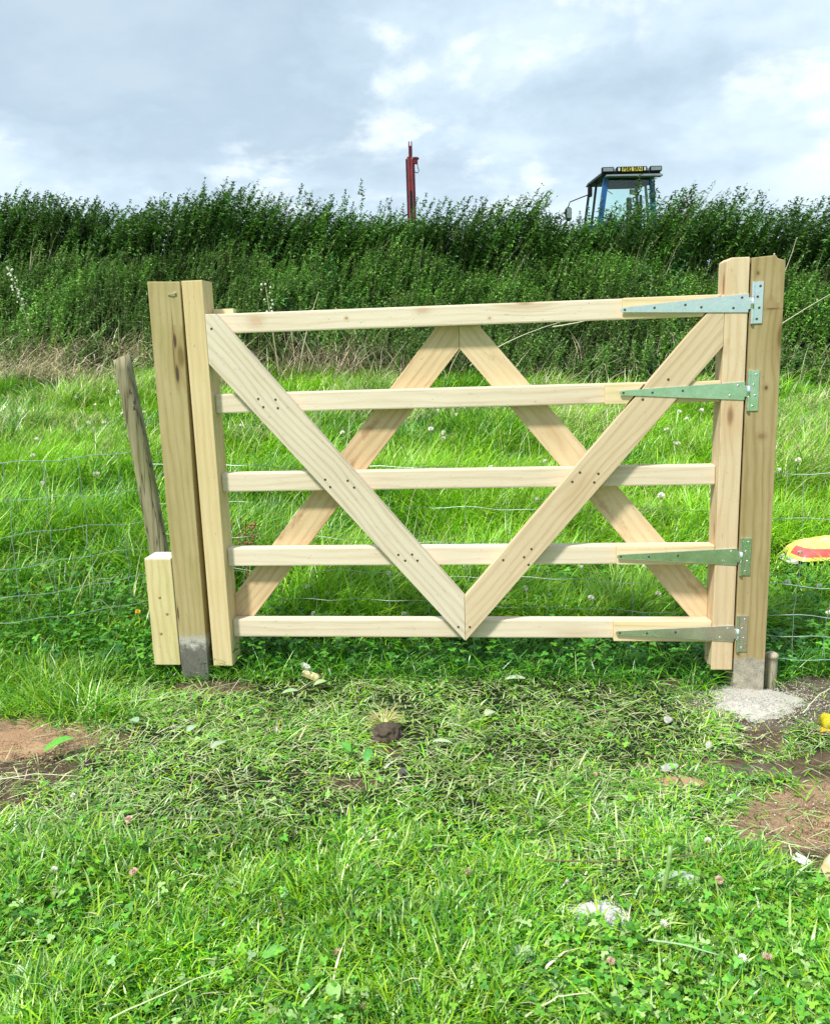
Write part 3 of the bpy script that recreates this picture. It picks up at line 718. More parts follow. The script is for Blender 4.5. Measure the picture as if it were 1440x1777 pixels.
stalk(bez((-.72, 3.5, .06), (-.74, 3.5, .25), (-.72, 3.5, .42)), .005, (.22, .10, .04), 'dock_spike', 'brown seeding dock spike behind the gate beside the left stile', 'weed', heads=46, headc=(.25, .13, .05), headr=.007)
for i, (a, b, c) in enumerate([((3.3, 8.6, .9), (3.7, 8.5, 1.25), (4.3, 8.5, 1.55)), ((3.5, 8.6, 1.3), (3.7, 8.5, 1.6), (3.75, 8.4, 2.0)), ((1.4, 8.4, 1.25), (1.7, 8.3, 1.28), (2.1, 8.4, 1.38)),
                               ((-1.1, 8.4, .9), (-1.0, 8.3, 1.3), (-.85, 8.3, 1.65)), ((.6, 8.5, .9), (.9, 8.3, 1.15), (1.5, 8.4, 1.3))]):
    stalk(bez(a, b, c), .007, (.58, .52, .40), 'dead_stalk', ['pale bent stalk rising right of the hanging post', 'pale upright stalk right of the hanging post', 'pale lying stalk seen under the top rail near the hanging stile',
          'pale upright stalk seen above the top rail on the left', 'pale slanting stalk on the bank above the inverted V'][i], 'dead stalk', 'dead stalks on the bank')

# ------------------------------------------------------------------ gate
GA = R(6.191)
gate = empty('field_gate', (-0.7527, 2.8964, 0), -GA)
tag(gate, 'new pale softwood five-bar field gate with crossed diagonal braces and strap hinges', 'gate')
GM = Matrix.Translation((-0.7527, 2.8964, 0)) @ Matrix.Rotation(-GA, 4, 'Z')
VX, VZ, VY = (1, 0, 0), (0, 0, 1), (0, 1, 0)
def rect(a, b, c, d): return [(a, c), (b, c), (b, d), (a, d)]
board('stile', rect(0, .072, 0, 1.36), 0, .1, M_stileL, gate, VZ, VX, bev=.003)['label'] = 'yellowish latching stile at the left end'
st = board('stile', [(1.758, 0), (1.828, 0), (1.828, 1.36), (1.772, 1.36), (1.758, 1.35)], 0, .1, M_stileR, gate, VZ, VX, bev=.003); st['label'] = 'pinkish hanging stile carrying the hinges'
RB = [.100, .3666, .6377, .9143, 1.1840]
for i, r0 in enumerate(RB):
    board('rail', rect(.0725, 1.7575, r0, r0 + .066), .035, .080, M_rail_top if i == 4 else M_rail, gate, VX, VZ, off=(0, -r0, .3) if i == 4 else None, bev=.005)
def brace(poly, y0, y1, mat, d, off=None):
    d = Vector((d[0], 0, d[1])).normalized(); ac = Vector((-d.z, 0, d.x))
    return board('brace', poly, y0, y1, mat, gate, d, ac, off, bev=.002)
bL = brace([(.0725, 1.249), (.0725, 1.085), (.9195, .100), (.9195, .262), (.106, 1.249)], 0, .0345, M_brace, (1, -1.17))
bR = brace([(.9205, .100), (1.7575, 1.09), (1.7575, 1.249), (1.751, 1.249), (.9205, .262)], 0, .0345, M_braceR, (1, 1.18),
           off=(-0.62 + .4, 0.49, 3.0))
bb1 = brace([(.0725, .247), (.0725, .1), (.087, .1), (.9165, 1.108), (.9165, 1.249), (.896, 1.249)], .0805, .112, M_brace_back, (1, 1.217))
bb2 = brace([(.9175, 1.108), (1.752, .1), (1.7575, .1), (1.7575, .257), (.929, 1.249), (.9175, 1.249)], .0805, .112, M_brace_back2, (-1, 1.2),
            off=(1.13, .55, 2.0))
bL['label'] = 'left arm of the front V of braces'; bR['label'] = 'right arm of the front V of braces'
bb1['label'] = 'left leg of the rear inverted V, stained brown'; bb2['label'] = 'right leg of the rear inverted V, marked with grey mould'
y0, y1 = .007, .0345
board('packing_block', [(1.445, 1.184), (1.692, 1.184), (1.7475, 1.2505), (1.445, 1.2505)], y0, y1, M_block, gate, VX, VZ)
board('packing_block', [(1.393, .914), (1.463, .914), (1.519, .981), (1.393, .981)], y0, y1, M_block, gate, VX, VZ)
board('packing_block', [(1.612, .914), (1.757, .914), (1.757, .981), (1.668, .981)], y0, y1, M_block, gate, VX, VZ)
board('packing_block', rect(1.437, 1.757, .372, .437), y0, y1, M_block, gate, VX, VZ)
board('packing_block', rect(1.431, 1.757, .099, .172), y0, y1, M_block, gate, VX, VZ)
board('packing_block', rect(.0725, .145, 1.19, 1.268), .081, .112, M_block, gate, VX, VZ)

def screwmesh(r, dark=True):
    bm = bmesh.new()
    # dished head with cross recess
    seg = 14
    ringr = [(r, 0), (r * .92, -.0009), (r * .55, -.0011), (r * .35, -.0003)]
    prev = None
    for rr, yy in ringr:
        ring = [bm.verts.new((rr * math.cos(2 * math.pi * k / seg), yy, rr * math.sin(2 * math.pi * k / seg))) for k in range(seg)]
        if prev:
            for k in range(seg): bm.faces.new((prev[k], prev[(k + 1) % seg], ring[(k + 1) % seg], ring[k]))
        prev = ring
    bm.faces.new(prev)
    bmesh.ops.recalc_face_normals(bm, faces=bm.faces)
    me = bm_mesh(bm, 'screw', True); me.materials.append(M_screw if dark else M_bscrew); me.materials.append(M_screw)
    if not dark:
        me.polygons[-1].material_index = 1
    return me
S_dark = screwmesh(.0042); S_zinc = screwmesh(.0042, False)
S_hole = simple('bore', (.06, .04, .025), .8)
def screw(u, wv, parent, y=-.0002, dark=True):
    o = bpy.data.objects.new('screw', S_dark if dark else S_zinc); col.objects.link(o); o.parent = parent; o.location = (u, y, wv); o.rotation_euler = (0, random.uniform(0, 3), 0)
for u, wv in [(.091, 1.201), (.235, .963), (.295, .959), (.251, .935), (.301, .930), (.451, .682), (.529, .677), (.467, .656), (.550, .653), (.694, .414), (.742, .415), (.717, .393), (.760, .393), (.896, .152)]: screw(u, wv, bL)
for u, wv in [(.936, .152), (1.055, .393), (1.126, .403), (1.151, .431), (1.141, .376), (1.287, .661), (1.372, .687), (1.312, .692), (1.359, .658), (1.511, .928), (1.50, .945), (1.59, .99)]: screw(u, wv, bR)

def hinge(wc, tipdz, idx):
    # strap with rounded tip
    tip = wc + tipdz; pts = [(1.829, wc - .029), (1.829, wc - .019), (1.842, wc - .019), (1.842, wc + .017), (1.829, wc + .017), (1.829, wc + .029), (1.447, tip + .0075)]
    for k in range(1, 8):
        a = math.pi / 2 + math.pi * k / 8; pts.append((1.444 + .0078 * math.cos(a), tip + .0078 * math.sin(a)))
    pts.append((1.447, tip - .0075))
    h = link('hinge', bm_mesh(prism(pts, -.0030, .0, .0006, 1), 'hinge'), M_galv, gate)
    # plate wrapped round the pin
    bm = prism(rect(1.8435, 1.872, wc - .064, wc + .064), -.0035, -.0002, .0006, 1)
    for a, b in ((-.064, -.0195), (.0175, .064)):
        c = cylmesh(.0052, b - a, 12); bmesh.ops.translate(c, vec=(1.8405, -.0045, wc + (a + b) / 2), verts=c.verts)
        tmp = bpy.data.meshes.new('t'); c.to_mesh(tmp); c.free(); bm.from_mesh(tmp); bpy.data.meshes.remove(tmp)
    link('post_plate', bm_mesh(bm, 'post_plate'), M_galv, h)
    c = cylmesh(.0050, .036, 12); bmesh.ops.translate(c, vec=(1.8405, -.0045, wc - .001), verts=c.verts)
    link('knuckle', bm_mesh(c, 'knuckle', True), M_galv, h)
    for u, dz in ((1.449, tipdz), (1.541, tipdz * .6), (1.636, tipdz * .4 + .004)): screw(u, wc + dz, h, -.0031)
    dk = idx == 0
    screw(1.685 + (.02 if idx else 0), wc - .008, h, -.0031, True) if idx == 0 else None
    screw(1.763 + .02, wc - .014, h, -.0031, dk); screw(1.808, wc + .017, h, -.0031, dk)
    for k, du in zip((.050, .018, -.016, -.050), (.004, -.003, .003, -.003)): screw(1.858 + du, wc + k, h, -.0036, dk)
    return h
hs = [hinge(1.2205, -.0075, 0), hinge(.947, .004, 1), hinge(.400, .003, 2), hinge(.1315, .001, 3)]
for h, l in zip(hs, ['bright topmost strap hinge', 'second strap hinge crossing the front brace', 'third strap hinge, looking green', 'lowest strap hinge']): h['label'] = l

# ------------------------------------------------------------------ posts
def post(name, poly, y0, y1, mat, label, along=VZ, across=VX, off=(0, 0, 0), bev=.003):
    bm = prism(poly, y0, y1, bev); me = bm_mesh(bm, name); me.transform(Matrix.Identity(4)); setgc(me, along, across, off)
    o = link(name, me, mat); o.matrix_world = GM; tag(o, label, 'post'); return o
pL = post('gatepost', [(-.1215, -.15), (-.0215, -.15), (-.0185, .6), (-.0045, 1.358), (-.118, 1.3625), (-.1225, .6)], 0, .1, M_postL,
          'square greenish timber gatepost beside the latching stile, cement-splashed at its foot', off=(0, .1215, 0))
# (keeps local coords: gc across 0 at its left edge)
pR = post('gatepost', [(1.834, -.25), (1.935, -.25), (1.935, 1.345), (1.912, 1.352), (1.905, 1.362), (1.834, 1.357)], 0, .1, M_postR,
          'square brown timber hanging post carrying the four hinge plates, set in pale cement', off=(0, -1.834, 0))
for p in (pL, pR): pass
sb_ = post('short_post', rect(-.222, -.1235, .004, .404), -.004, .095, M_stub, 'short sawn softwood stub standing against the left gatepost, three bolt heads', off=(3, .3, 0))
e = link('sawn_top', bm_mesh(prism(rect(-.2205, -.1250, .4045, .4065), -.0025, .0935, 0), 'sawn_top'), M_stubend, sb_); setgc(e.data, VX, VY, (0, 0, 0)); e['label'] = 'bright freshly sawn end grain'
def bolt(u, wv, parent, r=.006):
    bm = bmesh.new(); bmesh.ops.create_uvsphere(bm, u_segments=12, v_segments=6, radius=r); bmesh.ops.scale(bm, vec=(1, .35, 1), verts=bm.verts)
    o = link('bolt_head', bm_mesh(bm, 'bolt_head', True), M_boltrust, parent, (u, -.004, wv))
M_boltrust = simple('rusty_bolt', (.40, .28, .13), .6, .3)
for u, wv in ((-.178, .262), (-.156, .20), (-.186, .125)): bolt(u, wv, sb_)
# eye screw near the top of the left post
bm = tube([(-.050, -.002, 1.316), (-.034, -.006, 1.319), (-.022, -.005, 1.322)], .0016, 6)
bmesh.ops.create_icosphere(bm, subdivisions=1, radius=.0042, matrix=Matrix.Translation((-.024, -.003, 1.322)))
o = link('screw_hook', bm_mesh(bm, 'screw_hook'), simple('bright_zinc', (.75, .76, .72), .3, .8), pL)

# old leaning fence post (weathered, slightly irregular)
def leaning_post():
    a = Vector((-1.132, 3.36, 1.11)); b = Vector((-1.02, 3.31, .05))
    n = 24; seg = 16; bm = bmesh.new(); rings = []
    for i in range(n + 1):
        t = i / n; c = a.lerp(b, t) + Vector((.008 * math.sin(t * 3), 0, 0)); rad = .033 + .006 * t
        ring = []
        for k in range(seg):
            an = 2 * math.pi * k / seg
            sq = 1 / max(abs(math.cos(an)), abs(math.sin(an))) ** .55
            rr = rad * sq * .95 * (1 + .05 * math.sin(an * 3 + t * 4) + random.uniform(-.018, .018))
            ring.append(bm.verts.new(c + Vector((rr * math.cos(an), rr * math.sin(an), (.012 * math.cos(an) + .006 * random.random()) if i == 0 else 0))))
        rings.append(ring)
    for i in range(n):
        for k in range(seg): bm.faces.new((rings[i][k], rings[i + 1][k], rings[i + 1][(k + 1) % seg], rings[i][(k + 1) % seg]))
    bm.faces.new(rings[0]); bm.faces.new(rings[-1][::-1]); bmesh.ops.recalc_face_normals(bm, faces=bm.faces)
    me = bm_mesh(bm, 'fence_post', True); setgc(me, (b - a), VX, (0, 0, 0))
    o = link('fence_post', me, M_old); tag(o, 'old grey weathered fence post, cracked and leaning left behind the left gatepost', 'post')
    s = tube([(-1.095, 3.315, .93), (-1.085, 3.31, .925), (-1.088, 3.312, .91)], .003, 5)
    link('staple', bm_mesh(s, 'staple'), M_screw, o)
leaning_post()

# small cement-dusted stake beside the hanging post
def stake():
    bm = bmesh.new(); seg = 14; rings = []
    for i, (z, r) in enumerate([(-.16, .021), (-.05, .0205), (.02, .020), (.038, .0205), (.043, .024), (.050, .024), (.056, .017), (.060, .006)]):
        rings.append([bm.verts.new((r * math.cos(6.283 * k / seg) * random.uniform(.93, 1.07), r * math.sin(6.283 * k / seg), z + random.uniform(-.002, .002))) for k in range(seg)])
    for i in range(len(rings) - 1):
        for k in range(seg): bm.faces.new((rings[i][k], rings[i][(k + 1) % seg], rings[i + 1][(k + 1) % seg], rings[i + 1][k]))
    bm.faces.new(rings[-1]); me = bm_mesh(bm, 'stake', True); setgc(me, VZ, VX, (0, 0, 0))
    o = link('stake', me, M_stake, None, (1.222, 2.755, -.02)); tag(o, 'short round cement-dusted stake standing against the right side of the hanging post', 'stake')
stake()

# ------------------------------------------------------------------ stock netting
def netting(ends, heights, step, label, name='wire_fence', sag=.006, jit=.006, r=.0011):
    """ends: list of (x,y,zoff) ; heights of the line wires above z offset"""
    root = empty(name, (ends[0][0], ends[0][1], 0)); tag(root, label, 'wire fence')
    def P(s, h):
        tot = [0]
        for i in range(len(ends) - 1): tot.append(tot[-1] + math.dist(ends[i][:2], ends[i + 1][:2]))
        s = min(max(s, 0), tot[-1]); i = 0
        while i < len(tot) - 2 and s > tot[i + 1]: i += 1
        f = (s - tot[i]) / (tot[i + 1] - tot[i]); a, b = ends[i], ends[i + 1]
        return Vector((a[0] + (b[0] - a[0]) * f - ends[0][0], a[1] + (b[1] - a[1]) * f - ends[0][1], a[2] + (b[2] - a[2]) * f + h)), tot[-1]
    _, T_ = P(0, 0); n = int(T_ / .04) + 2
    ph = random.random() * 9
    def off(s, h): return Vector((0, .008 * math.sin(s * 5 + h * 9), sag * math.sin(s * 8 + ph + h * 11) + .004 * math.sin(s * 27 + h * 20)))
    for j, h in enumerate(heights):
        pts = [P(T_ * k / (n - 1), h)[0] + off(T_ * k / (n - 1), h) for k in range(n)]
        link('line_wire', bm_mesh(tube(pts, r * (1.45 if j == 0 else 1), 5), 'line_wire'), M_wire, root)
    s = step * .4
    while s < T_:
        bm = bmesh.new()
        for j in range(len(heights) - 1):
            s1 = s + random.uniform(-jit, jit); s2 = s + random.uniform(-jit, jit)
            a = P(s1, heights[j])[0] + off(s1, heights[j]); b = P(s2, heights[j + 1])[0] + off(s2, heights[j + 1])
            t = tube([a + Vector((0, -.002, 0)), a.lerp(b, .5) + Vector((random.uniform(-.006, .006), -.004, 0)), b + Vector((0, -.002, 0))], r * .85, 5)
            tmp = bpy.data.meshes.new('t'); t.to_mesh(tmp); t.free(); bm.from_mesh(tmp); bpy.data.meshes.remove(tmp)
            bmesh.ops.create_icosphere(bm, subdivisions=1, radius=r * 2.2, matrix=Matrix.Translation(a))
        link('stay_wire', bm_mesh(bm, 'stay_wire'), M_wire, root); s += step
netting([(-2.1, 2.95, .0), (-1.56, 3.1, .0), (-1.09, 3.36, -.005)], [.746, .594, .462, .343, .230, .126], .135, 'stock netting on the left, running from the frame edge to the old leaning post')
netting([(-1.04, 3.33, -.02), (-.2, 3.12, -.03), (1.15, 2.83, -.04)], [.71, .56, .43, .30, .19, .10], .15, 'stock netting stretched across behind the gate', r=.0009)
netting([(1.17, 2.83, 0), (1.45, 2.75, 0), (1.9, 2.62, 0)], [.655, .505, .263, .152, .077, -.005], .105, 'stock netting on the right, fixed behind the hanging post', sag=.003, r=.0011)

# ------------------------------------------------------------------ cement, stones and litter
def mound(name, cx, cy, rx, ry, h, colr, label, cat, seed=0, zoff=0.0, n=44, kind=None):
    r_ = np.random.default_rng(seed); V = []; F = []
    rings = 16
    for i in range(rings + 1):
        t = i / rings
        for k in range(n):
            a = 2 * math.pi * k / n; wob = 1 + .10 * math.sin(a * 3 + seed) + .08 * math.sin(a * 7 + seed * 2) + .05 * math.sin(a * 13) + r_.uniform(-.05, .05)
            x = cx + rx * t * math.cos(a) * wob; y = cy + ry * t * math.sin(a) * wob
            z = gz(x, y) + zoff + h * (1 - t ** 1.6) + r_.uniform(-1, 1) * .0022 - (.012 if i == rings else 0)
            V.append((x, y, z))
    for i in range(rings):
        for k in range(n): F.append([i * n + k, i * n + (k + 1) % n, (i + 1) * n + (k + 1) % n, (i + 1) * n + k])
    V = np.array(V); F = np.array(F)
    # grains
    G = 4200; a = r_.uniform(0, 6.283, G); t = np.abs(r_.normal(.6, .5, G)); gx = cx + rx * t * np.cos(a); gy = cy + ry * t * np.sin(a)
    gzv = ground(gx, gy) + zoff + h * np.clip(1 - t ** 1.6, 0, 1) + .001; s = r_.uniform(.0008, .0032, G)
    P = np.stack([gx, gy, gzv], -1); tet = np.array([[1, 0, 0], [-.5, .87, 0], [-.5, -.87, 0], [0, 0, 1.2]])
    VG = (P[:, None] + tet[None] * s[:, None, None]).reshape(-1, 3); b = (np.arange(G) * 4)[:, None] + len(V)
    lp = (b + np.array([0, 1, 3, 1, 2, 3, 2, 0, 3])).ravel()
    Va = np.concatenate([V, VG]); loops = np.concatenate([F.ravel(), lp]); tot = np.concatenate([np.full(len(F), 4), np.full(G * 3, 3)]); st = np.concatenate([[0], np.cumsum(tot)[:-1]])
    cc = np.clip(np.array(colr)[None] * r_.uniform(.86, 1.12, (len(Va), 1)), 0, .92)
    o = link(name, npmesh(name, Va, loops, st, tot, cc), M_vcol); tag(o, label, cat, kind=kind); return o
mound('cement_collar', 1.120, 2.635, .150, .115, .020, (.44, .42, .37), 'pale spread of dried cement powder round the foot of the hanging post', 'cement', 1)
mound('cement_spill', .345, 1.545, .066, .038, .009, (.52, .52, .50), 'white patch of spilt cement powder in the foreground grass, right of centre', 'cement', 4)
mound('cement_spill', .56, 1.66, .040, .028, .007, (.44, .54, .40), 'greenish smear of cement powder in the grass behind the upright leaf stalk', 'cement', 6)
mound('soil_heap', 1.11, 1.86, .13, .075, .022, (.36, .235, .135), 'low heap of tan crumbly soil at the right edge of the foreground', 'soil', 8)
mound('soil_heap', -1.28, 2.42, .16, .10, .020, (.34, .215, .12), 'low heap of tan crumbly soil at the left edge before the gate', 'soil', 9)
mound('soil_heap', .70, 2.10, .045, .022, .012, (.40, .25, .14), 'small tan mole-like crumb of soil in the worn grass before the hanging stile', 'soil', 10)

# loose stones scattered round the hole, chips of cement
def scatter_stones(cx, cy, rx, ry, n, smin, smax, cols, wts, label, name):
    a = rng.uniform(0, 6.283, n); t = np.sqrt(rng.random(n)); x = cx + rx * t * np.cos(a); y = cy + ry * t * np.sin(a)
    s = rng.uniform(smin, smax, n) * rng.uniform(.5, 1, n); P = G3(x, y, s * .1)
    o8 = np.array([[1, 0, 0], [0, 1, 0], [-1, 0, 0], [0, -1, 0], [0, 0, .8], [0, 0, -.6]])
    V = P[:, None] + o8[None] * s[:, None, None] * rng.uniform(.5, 1.2, (n, 6, 1))
    f = np.array([0, 1, 4, 1, 2, 4, 2, 3, 4, 3, 0, 4, 1, 0, 5, 2, 1, 5, 3, 2, 5, 0, 3, 5]); loops = ((np.arange(n) * 6)[:, None] + f).ravel()
    tot = np.full(n * 8, 3); c = np.repeat(palette(n, cols, wts)[:, None], 6, 1).reshape(-1, 3)
    tag(link(name, npmesh(name, V.reshape(-1, 3), loops, np.arange(n * 8) * 3, tot, c), M_vcol), label, 'grit', kind='stuff')
scatter_stones(1.2, 2.56, .42, .26, 1500, .0015, .0055, [(.60, .55, .42), (.45, .40, .30), (.2, .16, .12)], [4, 3, 4], 'pale grit and chips scattered over the bare soil round the hanging post', 'grit')
scatter_stones(1.05, 1.88, .28, .20, 900, .0015, .005, [(.38, .26, .16), (.22, .15, .09), (.6, .55, .45)], [4, 3, 1], 'crumbs of tan soil over the worn patch at the right', 'soil_crumbs')
scatter_stones(-1.26, 2.28, .30, .28, 1300, .0015, .006, [(.34, .23, .14), (.17, .12, .08), (.5, .42, .3)], [4, 3, 1], 'crumbs of soil over the bare patch at the left', 'soil_crumbs')

def rock(name, loc, s, c, label, cat, seed, group=None, rough=.8):
    bm = bmesh.new(); bmesh.ops.create_icosphere(bm, subdivisions=3, radius=1)
    rr = random.Random(seed); ph = [rr.uniform(0, 6) for _ in range(6)]
    for v in bm.verts:
        k = 1 + .16 * math.sin(v.co.x * 2.3 + ph[0]) + .13 * math.sin(v.co.y * 3.1 + ph[1]) + .1 * math.sin(v.co.z * 4 + ph[2]) + rr.uniform(-.05, .05)
        k += rr.uniform(-.16, .16) if name == 'turf_clod' else 0; v.co = Vector((v.co.x * s[0], v.co.y * s[1], v.co.z * s[2])) * k
    o = link(name, bm_mesh(bm, name), simple(name + '_stuff', c, rough, 0, .25, 60, .6), None, loc, (0, 0, rr.uniform(0, 3))); tag(o, label, cat, group); return o
rock('stone', (.775, 2.46, gz(.775, 2.46) + .012), (.022, .012, .010), (.42, .42, .36), 'flat pale stone in trampled straw left of the hanging post', 'stone', 2)
rock('stone', (.69, 2.17, gz(.69, 2.17) + .012), (.03, .014, .008), (.42, .45, .38), 'flat pale stone below the crumb of tan soil before the hanging stile', 'stone', 3)
rock('stone', (.86, 2.33, gz(.86, 2.33) + .010), (.017, .01, .010), (.55, .53, .46), 'small whitish stone on the trodden straw before the hanging post', 'stone', 5)
rock('stone', (-.055, 2.16, gz(-.055, 2.16) + .012), (.015, .011, .011), (.09, .09, .085), 'small dark round stone in the grass near the turf clod', 'stone', 6)
rock('turf_clod', (-.105, 2.36, gz(-.105, 2.36) + .012), (.048, .030, .030), (.085, .060, .040), 'dark lifted clod of turf with yellowing grass before the gate', 'turf', 7)
# yellowed tuft on the clod
N = 200; a = rng.uniform(-.4, 3.6, N); x = -.115 + .03 * np.cos(a) * rng.random(N); y = 2.395 + .018 * np.sin(a)
P = G3(x, y, .035)
o = link('root_tuft', npmesh('root_tuft', *blades(P, rng.uniform(.03, .07, N), rng.uniform(.002, .004, N), a, rng.uniform(.5, 1.4, N), rng.uniform(-1.2, .2, N), palette(N, [(.5, .38, .16), YEL, STR], [3, 2, 2]))), M_grass)
tag(o, 'yellowed fringe of grass hanging over the dark turf clod', 'grass', kind='stuff')

# wood offcuts
def offcut(loc, size, rot, mat, label, name='wood_offcut', skew=.0):
    hx, hy, hz_ = size[0] / 2, size[1] / 2, size[2] / 2
    bm = prism([(-hx, -hz_), (hx * .9, -hz_), (hx, hz_ * .3), (hx * (.8 - skew), hz_), (-hx * .95, hz_)], -hy, hy, .0015, 2)
    me = bm_mesh(bm, name); setgc(me, VX, VY, (random.random() * 9, 0, 0)); o = link(name, me, mat, None, loc, rot); tag(o, label, 'offcut'); return o
offcut((-.418, 2.90, gz(-.418, 2.93) + .030), (.070, .016, .022), (R(20), R(-8), R(-62)), M_stubend, 'upper of two pale wood slivers lying before the gate near the left stile')
offcut((-.392, 2.84, gz(-.395, 2.86) + .026), (.072, .024, .016), (R(10), R(8), R(-35)), M_stub, 'lower of two pale wood slivers lying before the gate near the left stile')
offcut((.848, 1.70, gz(.848, 1.70) + .014), (.040, .020, .013), (R(25), 0, R(-62)), M_stubend, 'white splinter of wood on bare soil at the lower right edge')
# tan block with a round knot, partly out of frame
bm = prism([(-.045, -.028), (.02, -.035), (.05, -.02), (.05, .03), (-.01, .038), (-.035, .02)], -.016, .016, .004, 3)
me = bm_mesh(bm, 'wood_block'); setgc(me, VX, VZ, (2, 0, 0))
ob = link('wood_block', me, M_block, None, (.915, 1.655, gz(.915, 1.655) + .02), (R(-62), R(8), R(18))); tag(ob, 'tan wooden block with a round knot lying at the lower right edge', 'block')
bm = bmesh.new(); bmesh.ops.create_uvsphere(bm, u_segments=16, v_segments=8, radius=.014); bmesh.ops.scale(bm, vec=(1, .3, .9), verts=bm.verts)
me = bm_mesh(bm, 'knot', True); setgc(me, VY, VX); link('knot', me, M_brace_back, ob, (-.010, -.0165, .004))

# ------------------------------------------------------------------ concrete bag and wrapper
def bag():
    root = empty('concrete_bag', (2.065, 4.05, gz(2.065, 4.05) - .022), R(2)); tag(root, 'yellow and red plastic cement bag lying in the grass behind the right netting', 'bag')
    nx_, ny_ = 40, 22; LX, LY, H = .42, .24, .088; bm = bmesh.new(); top = []; bot = []
    for j in range(ny_ + 1):
        rt, rb = [], []
        for i in range(nx_ + 1):
            u = i / nx_ * 2 - 1; v = j / ny_ * 2 - 1
            th = max(0, (1 - abs(u) ** 3.2) * (1 - abs(v) ** 2.6)) ** .55
            x = u * LX / 2 * (1 - .05 * v * v); yy = v * LY / 2 * (1 - .07 * u * u)
            cr = .003 * math.sin(x * 38 + yy * 30) * th + .0008 * math.sin(x * 130 - yy * 70)
            rt.append(bm.verts.new((x, yy, .02 + H * th + cr))); rb.append(bm.verts.new((x, yy, .018 - .02 * th)))
        top.append(rt); bot.append(rb)
    for j in range(ny_):
        for i in range(nx_):
            bm.faces.new((top[j][i], top[j][i + 1], top[j + 1][i + 1], top[j + 1][i])); bm.faces.new((bot[j][i], bot[j + 1][i], bot[j + 1][i + 1], bot[j][i + 1]))
    bmesh.ops.remove_doubles(bm, verts=bm.verts, dist=.0001)
    mt, t, out = newmat('printed_bag')
    o = t.node('ShaderNodeTexCoord').outputs['Object']; s = t.node('ShaderNodeSeparateXYZ', {0: o}); X, Y, Zc = s.outputs
    n = t.noise(o, 25, 3)
    yw = t.mix(n, (.80, .68, .06), (.86, .80, .30))
    red = t.mix(n, (.62, .05, .06), (.75, .16, .14))
    band = t.math('MULTIPLY', t.smooth(Zc, .078, .072), t.math('MULTIPLY', t.smooth(Zc, .034, .038), t.math('LESS_THAN', Y, 0.0)))
    c = t.mix(band, yw, red)
    # red swoosh mark and pale panel on the top face
    dx = t.math('DIVIDE', t.math('ADD', X, .045), .028); dy = t.math('DIVIDE', t.math('ADD', Y, .015), .022)
    d = t.math('MAXIMUM', t.math('ABSOLUTE', dx), t.math('ABSOLUTE', dy))
    c = t.mix(t.smooth(d, 1.0, .9), c, (.80, .42, .30)); c = t.mix(t.math('MULTIPLY', t.smooth(d, .62, .5), t.smooth(n, .45, .55)), c, (.78, .75, .66))
    right = t.smooth(t.math('SUBTRACT', X, t.math('MULTIPLY', Y, 1.2)), .20, .21); c = t.mix(right, c, red)
    b = t.node('ShaderNodeBsdfPrincipled', {'Base Color': c, 'Roughness': .32, 'Normal': bump(t, n, .3, .004)}); t.l.new(b.outputs[0], out.inputs[0])
    body = link('bag_body', bm_mesh(bm, 'bag_body', True), mt, root)
    # heat sealed end flap
    bm = prism([(-.262, .010), (-.215, .006), (-.215, .024), (-.262, .016)], -.105, .105, .001, 1)
    link('end_seal', bm_mesh(bm, 'end_seal'), simple('clear_plastic_edge', (.66, .68, .60), .3), root)
bag()
def wrapper(loc):
    bm = bmesh.new(); n = 14; g = []
    for j in range(n + 1):
        row = []
        for i in range(n + 1):
            u = i / n * 2 - 1; v = j / n * 2 - 1; th = max(0, (1 - u ** 4) * (1 - v ** 4)) ** .5
            row.append(bm.verts.new((u * .05, v * .028 + .004 * math.sin(u * 6), .006 + .040 * th + .004 * math.sin(u * 9 + v * 4) * th)))
        g.append(row)
    for j in range(n):
        for i in range(n): bm.faces.new((g[j][i], g[j][i + 1], g[j + 1][i + 1], g[j + 1][i]))
    bmesh.ops.solidify(bm, geom=list(bm.faces), thickness=-.003)
    o = link('plastic_wrapper', bm_mesh(bm, 'plastic_wrapper', True), simple('yellow_plastic', (.82, .74, .05), .3, 0, .06, 40, .2), None, loc, (R(20), R(-4), R(-8)))
    tag(o, 'folded bright yellow plastic wrapper on bare soil at the right edge', 'wrapper')
    f = link('torn_flap', bm_mesh(prism([(-.062, .000), (-.036, -.006), (-.026, .012), (-.046, .016)], -.030, -.012, .002, 2), 'torn_flap'), simple('orange_plastic', (.80, .50, .03), .3, 0, .2, 60, .4), o)
wrapper((1.285, 2.41, gz(1.285, 2.41) + .005))

# ------------------------------------------------------------------ clover flowers
def flower_mesh(white):
    bm = tube([(0, 0, -.05), (.003, 0, -.02), (0, 0, 0)], .0009, 4)
    ns = len(bm.verts); rr = random.Random(5)
    for k in range(60):
        a = k * 2.4; zf = 1 - 2 * (k + .5) / 60
        if zf < -.6: continue
        d = Vector((math.sqrt(1 - zf * zf) * math.cos(a), math.sqrt(1 - zf * zf) * math.sin(a), zf)); o = d * .003 + Vector((0, 0, .005)); s = d.orthogonal().normalized() * .0013; tip = d * .0098 + Vector((0, 0, .0045)) + Vector((0, 0, .0012))
        v = [bm.verts.new(o - s), bm.verts.new(o + s), bm.verts.new(tip + s * .8), bm.verts.new(tip - s * .8)]; bm.faces.new(v)
    me = bm_mesh(bm, 'clover_flower'); at = me.attributes.new('col', 'FLOAT_COLOR', 'POINT')
    for i, v in enumerate(me.vertices):
        if i < ns: c = (.12, .3, .05)
        else:
            low = v.co.z < .004; c = ((.55, .42, .30) if low else (.86, .84, .76)) if white else ((.40, .22, .12) if low else (.66, .46, .36))
        at.data[i].color = (*c, 1)
    me.materials.append(M_vcol); return me
FW, FB = flower_mesh(True), flower_mesh(False)
